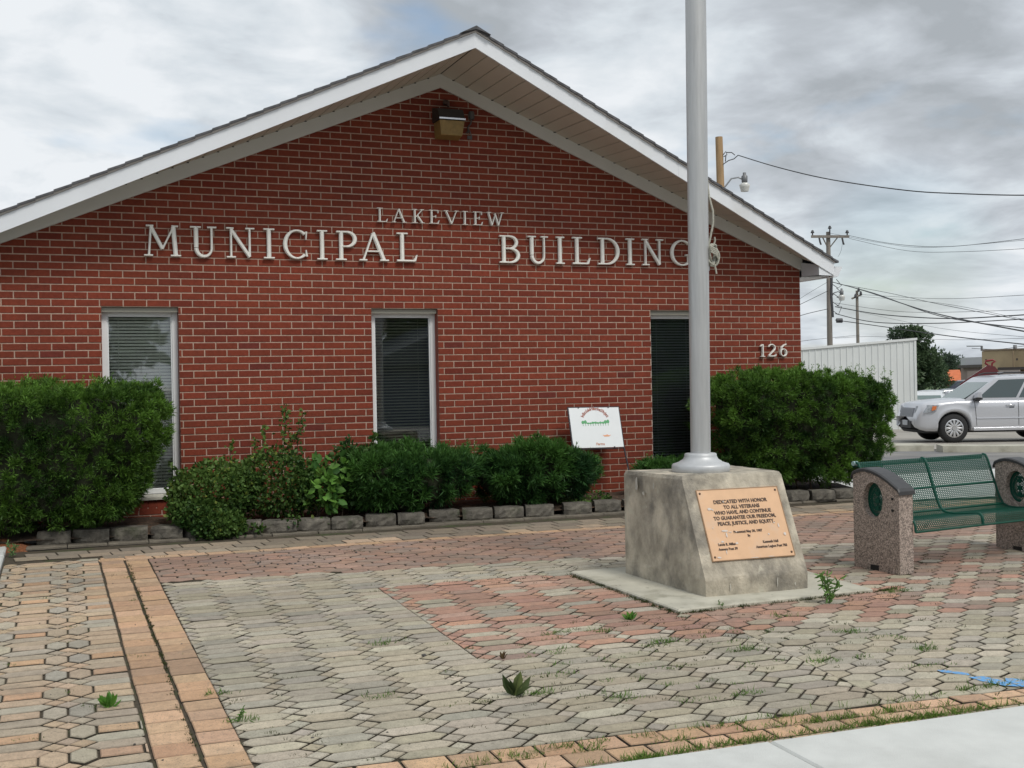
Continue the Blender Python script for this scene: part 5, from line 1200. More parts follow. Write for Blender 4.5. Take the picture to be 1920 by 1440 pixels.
SUV = dict(W=1.80, R=.365, WB=2.62, xf=.90, xr=-3.50, zb=.30, wt=.84,
           prof=[(-3.50, 1.06, 1.03), (-.55, 1.10, 1.06), (-.30, 1.125, 1.05), (.0, 1.115, 1.04), (.40, 1.085, 1.01), (.68, 1.035, .965), (.80, .99, .93), (.87, .92, .87), (.90, .66, .64)],
           gh=[(-3.42, 1.04), (-3.20, 1.62), (-1.15, 1.64), (-.30, 1.07)], win=[(.60, .915, .93, .62), (.30, .575, .595, .315), (.05, .275, .29, .075)], spokes=12)
suvp = carpaint('silver_paint', (.54, .55, .58))
sl_ = (20.09, 12.67, -.13)
root, X, gpt, body, (W, wf, tops) = car('parked_suv', 'silver sport utility vehicle parked behind the kerb at the right edge', 'car', sl_, (-.935, .355), suvp, SUV)
def skin(x, z, off=.004): return X((x, (W * wf(x)) * (1 - .035 * ((z - .62) / .5) ** 2) + off, z))
m = MB()                                 # door seams
def seam(pts, w_=.006):
    for (xa, za), (xb, zb_) in zip(pts, pts[1:]):
        n_ = 4
        for i in range(n_):
            u0, u1 = i / n_, (i + 1) / n_; a, b = (xa + (xb - xa) * u0, za + (zb_ - za) * u0), (xa + (xb - xa) * u1, za + (zb_ - za) * u1); dx, dz = b[0] - a[0], b[1] - a[1]; L__ = math.hypot(dx, dz); nx_, nz_ = -dz / L__ * w_, dx / L__ * w_
            m.add([skin(a[0] - nx_, a[1] - nz_), skin(b[0] - nx_, b[1] - nz_), skin(b[0] + nx_, b[1] + nz_), skin(a[0] + nx_, a[1] + nz_)], [(0, 1, 2, 3)])
seam([(-.52, 1.04), (-.54, .75), (-.56, .42)]); seam([(-1.62, 1.04), (-1.62, .42)]); seam([(-2.62, 1.04), (-2.45, .80), (-2.20, .60), (-2.10, .42)])
m.build('door_seam', blackp, body)
m = MB(); m.prism([skin(-.56, .60, 0), skin(-2.05, .60, 0), skin(-2.05, .625, 0), skin(-.56, .625, 0)][::-1], [skin(-.56, .60, .014), skin(-2.05, .60, .014), skin(-2.05, .625, .010), skin(-.56, .625, .010)][::-1]); m.build('side_moulding', suvp, root)
m = MB(); m.prism([X((-.48, W * .93, .30)), X((-2.2, W * .93, .30)), X((-2.2, W * 1.0, .30)), X((-.48, W * 1.0, .30))], [X((-.48, W * .96, .40)), X((-2.2, W * .96, .40)), X((-2.2, W * 1.015, .36)), X((-.48, W * 1.015, .36))]); m.build('sill_trim', mat('bright_trim', (.62, .63, .66), .3, .3), root)
for xh in (-1.42, -2.42):
    m = MB(); m.tube([skin(xh - .11, .93, .0), skin(xh - .09, .935, .035), skin(xh + .09, .935, .035), skin(xh + .11, .93, .0)], .014, 6); h_ = m.build('door_handle', chrome, root)
    m = MB(); m.prism([skin(xh - .09, .865, .0), skin(xh + .03, .865, .0), skin(xh + .03, .885, .0), skin(xh - .09, .885, .0)], [skin(xh - .09, .865, .01), skin(xh + .03, .865, .01), skin(xh + .03, .885, .01), skin(xh - .09, .885, .01)]); m.build('keypad', blackp, h_)
for s in (1, -1):
    m = MB(); a = [(-.66, .95, 1.09), (-.50, .95, 1.10), (-.50, 1.18, 1.13), (-.64, 1.20, 1.12)]; b = [(-.64, .95, 1.27), (-.54, .95, 1.25), (-.53, 1.17, 1.27), (-.62, 1.20, 1.30)]
    m.prism([X((x, s * W * y, z)) for x, y, z in a], [X((x, s * W * y, z)) for x, y, z in b]); mi = m.build('mirror', mat('mirror_shell', (.48, .49, .52), .35, .2), root, bevel=.02)
    m = MB(); m.prism([X((x, s * W * y, z)) for x, y, z in [(-.68, .90, 1.05), (-.50, .90, 1.05), (-.49, 1.16, 1.085), (-.66, 1.17, 1.085)]], [X((x, s * W * y, z)) for x, y, z in [(-.67, .90, 1.088), (-.50, .90, 1.098), (-.49, 1.17, 1.125), (-.65, 1.18, 1.115)]]); m.build('mirror_foot', blackp, mi)
    m = MB(); hx = [(.80, .56, .76), (.66, .92, .76), (.42, .985, .80), (.34, .985, .955), (.55, .925, .965), (.765, .57, .93)]
    m.prism([X((x - .05, s * W * y * .93, z)) for x, y, z in hx], [X((x + .075, s * W * (y + .035), z)) for x, y, z in hx]); hl = m.build('headlight', lampg, root)
    m = MB(); hx = [(.50, .985, .815), (.41, 1.0, .84), (.38, .995, .935), (.47, .975, .93)]; m.prism([X((x, s * W * y * .95, z)) for x, y, z in hx], [X((x + .085, s * W * (y + .045), z)) for x, y, z in hx]); m.build('indicator', amber, hl)
    m = MB(); m.prism([X((.80, s * W * .66, .47)), X((.72, s * W * .78, .47)), X((.72, s * W * .78, .60)), X((.80, s * W * .66, .60))], [X((.905, s * W * .67, .47)), X((.835, s * W * .80, .47)), X((.835, s * W * .80, .60)), X((.905, s * W * .67, .60))]); m.build('fog_lamp', lampg, root)
m = MB()
for i in range(15): y = -.46 + .92 * i / 14; m.prism([X((.80, W * (y - .018), .66)), X((.80, W * (y + .018), .66)), X((.70, W * (y + .018), .89)), X((.70, W * (y - .018), .89))], [X((.925, W * (y - .018), .66)), X((.925, W * (y + .018), .66)), X((.865, W * (y + .018), .885)), X((.865, W * (y - .018), .885))])
m.build('grille', mat('satin_metal', (.30, .31, .33), .35, .6), root)
m = MB(); m.prism([X((.80, -W * .45, .36)), X((.80, W * .45, .36)), X((.80, W * .45, .55)), X((.80, -W * .45, .55))], [X((.925, -W * .42, .37)), X((.925, W * .42, .37)), X((.925, W * .42, .55)), X((.925, -W * .42, .55))]); m.build('lower_intake', blackp, root)
m = MB(); m.prism([X((.90, -.17, .44)), X((.90, .17, .44)), X((.90, .17, .57)), X((.90, -.17, .57))], [X((.94, -.17, .44)), X((.94, .17, .44)), X((.94, .17, .57)), X((.94, -.17, .57))]); m.build('plate_holder', mat('pale_plate', (.42, .44, .46), .5), root)
for s in (1, -1):
    m = MB(); m.tube([X((-1.25, s * .60, 1.70)), X((-1.40, s * .60, 1.745)), X((-3.0, s * .60, 1.74)), X((-3.15, s * .60, 1.69))], .02, 6); m.build('roof_rail', blackp, root)
m = MB(); m.tube([X((-1.75, -.6, 1.75)), X((-1.75, .6, 1.75))], .017, 6); m.build('cross_bar', mat('grey_bar', (.35, .35, .36), .5), root)

SED = dict(W=1.78, R=.32, WB=2.75, xf=.95, xr=-3.75, zb=.22, wt=.72, zl=.58,
           prof=[(-3.75, .92, .88), (-2.9, 1.02, .95), (-.6, .98, .92), (.0, .93, .86), (.6, .82, .76), (.85, .72, .66), (.95, .55, .52)],
           gh=[(-3.1, .98), (-2.45, 1.38), (-1.25, 1.40), (-.45, .95)], win=[(.52, .90, .92, .55), (.12, .49, .51, .16)], spokes=8)
whitep = carpaint('white_paint', (.68, .70, .71)); navyp = carpaint('dark_blue_paint', (.030, .036, .055)); greyp = carpaint('grey_paint', (.20, .21, .22)); brownp = carpaint('brown_grey_paint', (.14, .12, .115)); redp = carpaint('red_paint', (.13, .008, .012))
def base(px, d): return None
def at(x, y): return (x, y, ground_z(x, y))
car('white_sedan', 'white sedan facing forward in the far lot beside the pale shed', 'car', at(37.6, 33.4), (-.75, -.66), whitep, SED, detail=False)
car('white_sedan', 'white sedan partly hidden behind the bonnet and windscreen of the silver vehicle', 'car', at(34.3, 26.3), (-.90, -.43), whitep, dict(SED, prof=SED['prof']), detail=False)
car('grey_sedan', 'dark grey sedan behind the white sedan next to the pale shed', 'car', at(42.2, 39.2), (-.95, .30), greyp, SED, detail=False)
PICK = dict(W=1.95, R=.39, WB=3.5, xf=.95, xr=-4.6, zb=.38, wt=.76, zl=.86,
            prof=[(-4.6, 1.22, 1.2), (-1.0, 1.25, 1.2), (.0, 1.22, 1.14), (.7, 1.14, 1.06), (.88, 1.0, .95), (.95, .75, .7)],
            gh=[(-3.0, 1.22), (-2.75, 1.84), (-1.25, 1.86), (-.5, 1.22)], win=[(.52, .90, .93, .55), (.10, .48, .50, .13)], spokes=6)
car('pickup_truck', 'dark blue pickup truck parked side-on in the far lot', 'truck', at(44.4, 40.5), (-.78, .62), navyp, PICK, detail=False)
car('brown_minivan', 'brown-grey car roof showing above the dark pickup truck', 'car', at(58.5, 50.5), (-.75, .66), brownp, dict(SED, gh=[(-3.5, .98), (-3.2, 1.60), (-1.3, 1.62), (-.35, .98)], win=[(.55, .90, .92, .58), (.1, .52, .54, .14)]), detail=False)
car('sedan', 'tiny white car on the far road in front of the trees', 'car', at(150.5, 167.5), (-.75, .66), whitep, SED, detail=False)
# red wrecker with its boom raised behind the silver vehicle
rt_ = thing('tow_truck', at(28.9, 20.2), 'dark red truck boom and hook rising behind the silver vehicle', 'truck')
Ocar = Vector(at(28.9, 20.2)); ax_ = Vector((.742, -.67, 0)); dpt = Vector((.67, .742, 0))
def TP_(u, v, z): p = Ocar + ax_ * u + dpt * v; return (p.x, p.y, 1.552 + z)
m = MB(); pts = [(-.92, -.28), (.0, .36), (.22, .30), (.30, .18), (.45, -.30), (-.92, -.45)]
m.prism([TP_(u, -.35, z) for u, z in pts], [TP_(u, .35, z) for u, z in pts]); m.build('boom', redp, rt_)
m = MB(); m.box(0, 0, 0, 0, 0, 0) if False else None
m.prism([TP_(-1.0, -.9, -1.25), TP_(3.6, -.9, -1.25), TP_(3.6, .9, -1.25), TP_(-1.0, .9, -1.25)], [TP_(-1.0, -.9, -.45), TP_(3.6, -.9, -.45), TP_(3.6, .9, -.45), TP_(-1.0, .9, -.45)]); m.build('truck_bed', redp, rt_)
m = MB(); m.tube([TP_(.08, 0, .30), TP_(-.08, 0, .42), TP_(-.06, 0, .50), TP_(.16, 0, .53), TP_(.24, 0, .49), TP_(.14, 0, .42), TP_(.12, 0, .30)], .035, 8); m.build('boom_head', mat('red_hook', (.22, .02, .025), .4), rt_)
for u in (-.2, 2.6):
    m = MB(); k = 18; c0 = [TP_(u + .45 * math.cos(i * 6.283 / k), -.92, -1.35 + .45 * math.sin(i * 6.283 / k)) for i in range(k)]; c1 = [TP_(u + .45 * math.cos(i * 6.283 / k), -.65, -1.35 + .45 * math.sin(i * 6.283 / k)) for i in range(k)]; m.prism(c0, c1); m.build('wheel', tyrem, rt_)

# ================================================================== KERBS
kerbm = mat('kerb_concrete', (.40, .385, .32), .9, var=.15, vscale=3, col2=(.26, .245, .19), c2scale=2, c2lo=.5, c2hi=.7, bump=.004, bscale=60)
def kerb(a, b, w_=.30, h=.15, label='', zb=-.3):
    A, B = Vector((a[0], a[1], 0)), Vector((b[0], b[1], 0)); d = (B - A).normalized(); n_ = Vector((-d.y, d.x, 0)) * w_
    if n_.y < 0: n_ = -n_
    za, zb_ = ground_z(*a), ground_z(*b); m = MB(); 
    lo = [(A.x, A.y, za - .2), (B.x, B.y, zb_ - .2), (B.x + n_.x, B.y + n_.y, zb_ - .2), (A.x + n_.x, A.y + n_.y, za - .2)]; s = .02
    hi = [(A.x + n_.x * .06, A.y + n_.y * .06, za + h), (B.x + n_.x * .06, B.y + n_.y * .06, zb_ + h), (B.x + n_.x, B.y + n_.y, zb_ + h), (A.x + n_.x, A.y + n_.y, za + h)]
    m.prism(lo, hi); return props(m.build('kerb', kerbm), label, 'kerb')
kerb((13.0, 9.9), (16.15, 8.45), 1.0, .12, 'left length of concrete kerb ending beside the tyre of the silver vehicle')
kerb((15.75, 7.75), (26.5, 1.4), .7, .13, 'right length of concrete kerb running in front of the silver vehicle')
lot = MB(); lot.add([(14.0, 11.0, .0), (22, 6.3, -.02), (34, 16, -.12), (24, 24, -.12)], [(0, 1, 2, 3)])
V = []; n_ = 10
lt = MB()
for j in range(n_ + 1):
    for i in range(n_ + 1):
        u, v = i / n_, j / n_; x = (13.6 + 9.5 * u) * (1 - v) + (25 + 10 * u) * v; y = (10.9 - 6.2 * u) * (1 - v) + (25.5 - 9 * u) * v; V.append((x, y, ground_z(x, y) + .02))
lt.add(V, [(j * (n_ + 1) + i, j * (n_ + 1) + i + 1, (j + 1) * (n_ + 1) + i + 1, (j + 1) * (n_ + 1) + i) for j in range(n_) for i in range(n_)], smooth=True)
props(lt.build('parking_lot', mat('old_concrete', (.30, .28, .245), .9, var=.2, vscale=.8, bump=.003, bscale=60)), kind='structure')
gv = MB(); V = []
for j in range(7):
    for i in range(13):
        r = (95, 105, 115, 125, 140, 160, 190)[j]; a = rad(38 + 14 * i / 12); x, y = CAM.x + r * math.sin(a), CAM.y + r * math.cos(a); V.append((x, y, ground_z(x, y) + .05 + .15 * j))
gv.add(V, [(j * 13 + i, j * 13 + i + 1, (j + 1) * 13 + i + 1, (j + 1) * 13 + i) for j in range(6) for i in range(12)], smooth=True)
props(gv.build('grass_verge', mat('verge_grass', (.085, .13, .045), .95, var=.3, vscale=.3)), kind='structure')

# ================================================================== WHITE METAL SHED
shed = thing('metal_shed', (25.1, 22.3, -.25), 'low white ribbed metal shed with a sloping roof edge behind the right hedge', 'shed')
A, B = Vector((23.20, 23.06, 0)), Vector((26.98, 21.59, 0)); d = (B - A).normalized(); nb2 = Vector((-d.y, d.x, 0))
if nb2.y < 0: nb2 = -nb2
shm = mat('white_sheet_metal', (.66, .685, .67), .5, var=.03, vscale=1.5); LL = (B - A).length
A = A - d * 1.5; LL += 1.5
def SP(u, v, z): p = A + d * u + nb2 * v; return (p.x, p.y, z)
ztop = lambda u: 2.59 + (2.875 - 2.59) * (u - 1.5) / (LL - 1.5)
m = MB(); u = 0.; V = []; pit = .222
us = []
while u < LL - .02: us += [(u, 0), (u + .012, -.02), (u + .038, -.02), (u + .05, 0)]; u += pit
us.append((LL, 0)); nU = len(us)
V = [SP(min(u, LL), v, -.35) for u, v in us] + [SP(min(u, LL), v, ztop(min(u, LL))) for u, v in us]
m.add(V, [(i, i + 1, nU + i + 1, nU + i) for i in range(nU - 1)]); m.add([SP(LL, 0, -.35), SP(LL, 7, -.35), SP(LL, 7, ztop(LL)), SP(LL, 0, ztop(LL))], [(0, 1, 2, 3)]); m.add([SP(0, 0, -.35), SP(0, 7, -.35), SP(0, 7, ztop(0)), SP(0, 0, ztop(0))], [(0, 3, 2, 1)]); m.build('wall', shm, shed)
m = MB(); m.prism([SP(-.05, -.05, ztop(0) - .03), SP(LL + .05, -.05, ztop(LL) - .03), SP(LL + .05, 7.1, ztop(LL) - .03), SP(-.05, 7.1, ztop(0) - .03)], [SP(-.05, -.05, ztop(0) + .05), SP(LL + .05, -.05, ztop(LL) + .05), SP(LL + .05, 7.1, ztop(LL) + .05), SP(-.05, 7.1, ztop(0) + .05)]); m.build('roof', mat('shed_trim', (.70, .72, .71), .5), shed)
m = MB(); m.prism([SP(LL - .06, -.03, -.35), SP(LL + .02, -.03, -.35), SP(LL + .02, .05, -.35), SP(LL - .06, .05, -.35)], [SP(LL - .06, -.03, ztop(LL) - .04), SP(LL + .02, -.03, ztop(LL) - .04), SP(LL + .02, .05, ztop(LL) - .04), SP(LL - .06, .05, ztop(LL) - .04)]); m.build('corner_trim', shm, shed)

# ================================================================== FAR BUILDINGS
def rig(px, d_):                         # ground point seen along image column px at depth d_ (used for far scenery only)
    p = CAM + (cf + cr * ((px - 960) / 2150)) * d_; return Vector((p.x, p.y, 0))
def blockb(root, name, p0, p1, dep, z0, z1, m_, c=(1, 1, 1)):
    dd = (p1 - p0); n_ = Vector((-dd.y, dd.x, 0)).normalized()
    if n_.dot(cf) < 0: n_ = -n_
    m = MB(); q = [p0, p1, p1 + n_ * dep, p0 + n_ * dep]; m.prism([(a.x, a.y, z0) for a in q], [(a.x, a.y, z1) for a in q]); return m.build(name, m_, root)
tanbk = mat('tan_brick', (.40, .31, .19), .9, var=.08, vscale=1.2, bump=0)
p0, p1 = rig(1842, 90), rig(1990, 86)
tb = thing('tan_building', (p0.x, p0.y, -.6), 'flat-roofed tan brick building at the far right', 'building')
blockb(tb, 'wall', p0, p1, 14, -.7, 3.45, tanbk); blockb(tb, 'parapet_cap', p0 - cf * .1, p1 - cf * .1, 14, 3.46, 3.58, mat('cap_brown', (.22, .17, .12), .7))
blockb(tb, 'canopy', rig(1871, 88.9), rig(1990, 85), .6, 1.95, 2.15, mat('dark_canopy', (.06, .05, .045), .7))
blockb(tb, 'garage_door', rig(1874, 88.6), rig(1912, 87.4), .2, -.6, 1.93, mat('garage_door', (.36, .31, .28), .7))
blockb(tb, 'pilaster', rig(1899, 88.0), rig(1901, 87.95), .2, -.6, 3.4, mat('dark_joint', (.25, .19, .12), .8))
for px in (1848, 1906): blockb(tb, 'vent', rig(px, 89.4 if px < 1880 else 87.6), rig(px + 3.5, 89.35 if px < 1880 else 87.55), .15, 2.65, 2.82, mat('vent_dark', (.06, .05, .04), .8))
blockb(tb, 'roof_vent', rig(1904, 88), rig(1908, 88), .3, 3.58, 3.85, mat('roof_metal', (.30, .30, .30), .6))
m = MB(); q0, q1 = rig(1842, 91), rig(1814, 93); m.tube([(q0.x, q0.y, 3.5), (q0.x, q0.y, 3.9)], .09, 6); m.tube([(q0.x, q0.y, 3.88), (q1.x, q1.y, 3.95)], .04, 5); m.build('roof_mast', mat('grey_steel', (.16, .16, .16), .6), tb)
p0, p1 = rig(1802, 95), rig(1843, 92)
sb2 = thing('shop_building', (p0.x, p0.y, -.6), 'small greyish pink shop with a white parapet next to the tan building', 'building')
blockb(sb2, 'wall', p0, p1, 9, -.7, 2.2, mat('pinkish_render', (.33, .26, .235), .9, var=.1, vscale=1.))
blockb(sb2, 'eave_band', rig(1796, 94.6), rig(1843, 91.4), 9, 2.2, 2.42, mat('dark_eave', (.11, .095, .085), .8)); blockb(sb2, 'parapet', rig(1802, 95.5), rig(1843, 92.5), 8, 2.44, 3.05, mat('parapet_white', (.55, .56, .56), .7))
blockb(sb2, 'sign_panel', rig(1814, 93.8), rig(1838, 92.0), .25, 1.20, 1.95, mat('pale_sign', (.42, .33, .30), .7))
q = rig(1826, 92.75); m = MB(); TV, TF = text_geo('SALOON', .42, bold=.012, ext=.01) if False else text_geo('III III', .5, bold=.02, ext=.01)
m.add([(q.x + cr.x * x - cf.x * (.10), q.y + cr.y * x - cf.y * (.10) - z, 1.42 + y) for x, y, z in TV], TF) if False else None
blockb(sb2, 'door', rig(1806.5, 94.3), rig(1811.5, 93.9), .2, -.6, 1.15, mat('dark_door', (.07, .075, .065), .5)); blockb(sb2, 'shop_window', rig(1821, 93.2), rig(1828, 92.7), .2, .3, 1.15, mat('dark_pane', (.06, .06, .065), .2))
p0, p1 = rig(1760, 150), rig(1802, 148)
og = thing('orange_roof_house', (p0.x, p0.y, -.6), 'low building with a bright orange roof in front of the trees', 'building')
blockb(og, 'wall', p0, p1, 8, -.7, 1.0, mat('house_wall', (.30, .17, .12), .9))
m = MB(); q = [rig(1752, 149), rig(1806, 147), rig(1806, 158), rig(1752, 160)]; t_p = [rig(1763, 151), rig(1800, 149), rig(1800, 156), rig(1763, 158)]
m.prism([(a.x, a.y, .95) for a in q], [(a.x, a.y, 2.35) for a in t_p]); m.build('roof', mat('orange_roof', (.62, .17, .065), .6, var=.1, vscale=2), og)

# ================================================================== TREES
def tree(name, label, px, d_, zbase, ztop_, wid, n, cols, seed, cone=0., group='trees beyond the far lot', leaf=.5, x_=None):
    global rng; rng = np.random.default_rng(seed); p = rig(px, d_) if x_ is None else Vector((x_[0], x_[1], 0)); root = thing(name, (p.x, p.y, zbase), label, 'tree', group); H = ztop_ - zbase
    lobes = []
    for i in range(26 if cone else 16):
        h = rng.uniform(.22, .97) if not cone else .25 + .72 * (i / 25); r = wid * (.5 if not cone else .5 * (1.05 - h) ** .8 * 1.35) * (1 - .5 * max(0, h - .7) / .3 if not cone else 1); a = rng.uniform(0, 6.28); k = rng.uniform(.2, .75)
        lobes.append((np.array([p.x + math.cos(a) * r * k, p.y + math.sin(a) * r * k, zbase + H * h]), max(r * rng.uniform(.35, .6), wid * .09)))
    P = []; D = []
    wts = np.array([l[1] ** 2 for l in lobes]); wts /= wts.sum()
    for (c, r), w_ in zip(lobes, wts):
        k = int(n * w_) + 5; d = rng.normal(size=(k, 3)); d /= np.linalg.norm(d, axis=1, keepdims=True); P.append(c + d * r * rng.uniform(.5, 1.08, (k, 1)) * np.array([1, 1, .75])); D.append(d + rng.normal(size=(k, 3)) * .8)
    P, D = np.concatenate(P), np.concatenate(D); t = np.clip(lown(P, 3. / wid * 2, seed) * .4 + .5 + rng.normal(size=len(P)) * .25, 0, 1)[:, None]; b = np.array(cols); C = b[0] * (1 - t) + b[1] * t
    V, F, CC = blades(P, D, rng.uniform(.7, 1.3, len(P)) * leaf, rng.uniform(.35, .6, len(P)) * leaf, C); np_mesh('crown', V, F, CC, leafm, root)
    m = MB(); tr = wid * .022 + .06; m.tube([(p.x, p.y, zbase - .3), (p.x + tr * .3, p.y, zbase + H * .4), (p.x, p.y, zbase + H * .85)], [tr, tr * .7, tr * .2], 7)
    for c, r in lobes[:9]: z = zbase + H * .3 + (c[2] - zbase - H * .3) * .35; m.tube([(p.x, p.y, min(z, c[2])), tuple((np.array([p.x, p.y, z]) + c) / 2 + np.array([0, 0, .1 * r])), tuple(c)], [tr * .4, tr * .28, tr * .1], 5, caps=False)
    m.build('trunk', mat('tree_bark', (.075, .06, .045), .9), root); return root
DG = [(.045, .078, .044), (.095, .145, .070)]; HAZE_G = [(.055, .085, .062), (.085, .125, .080)]  # second pair greyed and bluer, distance haze put into the leaf colour
tree('pine_tree', 'tall dark conifer rising behind the white metal shed', 1707, 100, -.6, 5.7, 5.0, 8000, DG, 101, leaf=.36)
tree('pine_tree', 'second dark tree leaning out beside the tall conifer', 1729, 112, -.6, 3.9, 4.3, 4200, DG, 102, leaf=.32)
tree('bushy_tree', 'mid-height dark tree right of the tall conifer', 1752, 128, -.6, 4.15, 4.0, 3000, DG, 103, leaf=.32)
tree('bushy_tree', 'hazy rounded tree left of centre above the orange roof', 1772, 165, -.6, 5.2, 4.6, 2600, HAZE_G, 104, leaf=.36)
tree('bushy_tree', 'hazy rounded tree right of centre above the orange roof', 1789, 175, -.6, 4.6, 4.2, 2400, HAZE_G, 105, leaf=.36)
tree('bushy_tree', 'small hazy tree at the right end of the far tree row', 1799, 170, -.6, 2.9, 2.6, 1500, HAZE_G, 106, leaf=.30)
tree('bushy_tree', 'low leafy tree just behind the tiny white car', 1738, 210, -.6, 5.2, 7., 2600, HAZE_G, 107, leaf=.5)
for i, (x, y, h, w_) in enumerate([(-9, -34, 9, 7), (-2, -38, 10.5, 8), (22, -33, 8.5, 9), (29, -37, 10, 10), (13.5, -40, 11, 10)]):
    tree('street_tree', ['broad green tree across the street, left of the middle window axis', 'tallest green tree across the street from the building', 'wide green tree across the street opposite the right window', 'large green tree at the far end across the street', 'rounded green tree across the street between the grey house and the wide tree'][i], 0, 0, -.3, h, w_, 7000, [(.03, .07, .02), (.07, .13, .03)], 120 + i, leaf=.7, x_=(x, y), group='trees across the street')
hs = thing('gabled_house', (13, -33, -.2), 'grey gabled house across the street, mirrored in the windows', 'house')
m = MB(); m.box(9.5, 17.5, -36, -30, -.3, 2.3); m.build('wall', mat('house_siding', (.085, .10, .14), .8), hs)
m = MB(); m.prism([(9, -36.5, 2.3), (18, -36.5, 2.3), (18, -29.5, 2.3), (9, -29.5, 2.3)], [(13, -36.5, 4.0), (14, -36.5, 4.0), (14, -29.5, 4.0), (13, -29.5, 4.0)]); m.build('roof', mat('house_roof', (.07, .08, .10), .9), hs)

# ================================================================== POLES AND WIRES
polem = mat('grey_pole_wood', (.23, .205, .175), .9, var=.15, vscale=3, stretch=(6, 6, .6)); newp = mat('brown_pole_wood', (.36, .235, .12), .85, var=.2, vscale=3, stretch=(6, 6, .5)); hw = mat('pole_hardware', (.07, .07, .075), .6); gal = mat('galvanised', (.33, .34, .35), .5, .4)
def ptd(px, py, d_): p = CAM + (cf + cr * ((px - 960) / 2150) + cu * ((720 - py) / 2150)) * d_; return (p.x, p.y, p.z)
pA, pB, pC = rig(1558, 65), rig(1610, 100), rig(1350, 40)
ua = thing('utility_pole', (pA.x, pA.y, -.6), 'tall grey utility pole with a crossarm beyond the right roof corner', 'utility pole')
m = MB(); m.tube([(pA.x, pA.y, -.6), (pA.x - .02, pA.y, 4.), (pA.x, pA.y, 9.85)], [.17, .155, .115], 12); m.build('pole', polem, ua)
a0, a1 = Vector(ptd(1521, 443.5, 64.8)), Vector(ptd(1592, 443.5, 64.8)); m = MB(); dd = (a1 - a0); nn_ = Vector((-dd.y, dd.x, 0)).normalized() * .06
m.prism([tuple(a0 - nn_ + Vector((0, 0, -.07))), tuple(a1 - nn_ + Vector((0, 0, -.07))), tuple(a1 + nn_ + Vector((0, 0, -.07))), tuple(a0 + nn_ + Vector((0, 0, -.07)))], [tuple(a0 - nn_ + Vector((0, 0, .07))), tuple(a1 - nn_ + Vector((0, 0, .07))), tuple(a1 + nn_ + Vector((0, 0, .07))), tuple(a0 + nn_ + Vector((0, 0, .07)))]); ar = m.build('crossarm', polem, ua)
for px in (1523.5, 1556, 1588.5):
    m = MB(); q = Vector(ptd(px, 442, 64.8)); zz = q.z + (.25 if px == 1556 else .0); m.lathe([(.04, q.z), (.035, zz + .14), (.10, zz + .15), (.10, zz + .21), (.06, zz + .25), (.08, zz + .28), (.0, zz + .33)], q.x, q.y, 8); m.build('insulator', hw, ar)
for px in (1536, 1579):
    m = MB(); q = Vector(ptd(px, 446, 64.6)); m.tube([(q.x, q.y, q.z), (q.x + .06, q.y, q.z - .25), (q.x + .12, q.y, q.z - .38)], .05, 6); m.build('cutout', hw, ar)
m = MB()
for s in (-1, 1): q = a0 + dd * (.5 + .22 * s * .9); m.tube([(q.x, q.y, q.z - .05), (pA.x, pA.y, 9.62 - .75)], .035, 6)
m.build('brace', polem, ua)
def street_lamp(parent, base, tip, s=1.):
    m = MB(); b, t = Vector(base), Vector(tip); m.tube([tuple(b), tuple(b + (t - b) * .35 + Vector((0, 0, .22 * s))), tuple(b + (t - b) * .7 + Vector((0, 0, .12 * s + (t.z - b.z) * .25))), tuple(t)], .028 * s, 8); arm_ = m.build('lamp_arm', gal, parent)
    m = MB(); m.lathe([(.06 * s, t.z - .10 * s), (.10 * s, t.z - .06 * s), (.105 * s, t.z + .14 * s), (.06 * s, t.z + .17 * s), (.055 * s, t.z + .26 * s), (.0, t.z + .27 * s)], t.x, t.y, 14); m.build('lamp_head', mat('lamp_housing', (.17, .175, .18), .5, .3), arm_)
    m = MB(); m.lathe([(.13 * s, t.z - .38 * s), (.165 * s, t.z - .24 * s), (.19 * s, t.z - .165 * s), (.10 * s, t.z - .09 * s)], t.x, t.y, 18); m.build('lamp_shade', mat('milky_shade', (.60, .60, .56), .25, spec=.7), arm_)
street_lamp(ua, (pA.x + .05, pA.y, 6.05), ptd(1578, 550, 64.6), 1.05)
m = MB()
for k in range(4): q0 = Vector((pA.x + .1, pA.y - .1, 6.9 - .5 * k)); m.tube([tuple(q0), tuple(q0 + Vector((.35, -.1, -.25))), tuple(q0 + Vector((.55, -.15, .1 * k - .1))), tuple(q0 + Vector((.25, -.1, .25)))], .022, 5)
m.tube([(pA.x + .1, pA.y - .15, 8.0), (pA.x + .02, pA.y - .16, 6.2), (pA.x + .1, pA.y - .15, 5.)], .07, 6); m.build('drop_cable', hw, ua)
m = MB(); q = Vector(ptd(1570, 601, 64.7)); m.tube([tuple(q - cr * .05), tuple(q + cr * .28)], .13, 8); m.build('splice_box', hw, ua)
ub = thing('utility_pole', (pB.x, pB.y, -.6), 'second thinner utility pole farther away to the right', 'utility pole')
m = MB(); m.tube([(pB.x, pB.y, -.6), (pB.x, pB.y, 9.15)], [.17, .12], 10); m.build('pole', polem, ub); m = MB(); b0, b1 = Vector(ptd(1597, 560, 99.8)), Vector(ptd(1616, 552, 99.8)); m.tube([tuple(b0), tuple(b1)], .09, 6); m.build('crossarm', polem, ub)
m = MB()
for px, py in ((1610, 545), (1614, 551), (1604, 556)): q = Vector(ptd(px, py, 99.7)); m.lathe([(.08, q.z - .1), (.12, q.z + .05), (.05, q.z + .25)], q.x, q.y, 7)
m.build('insulator', hw, ub)
uc = thing('utility_pole', (pC.x, pC.y, -.3), 'light brown wooden utility pole with a lamp rising behind the roof slope', 'utility pole')
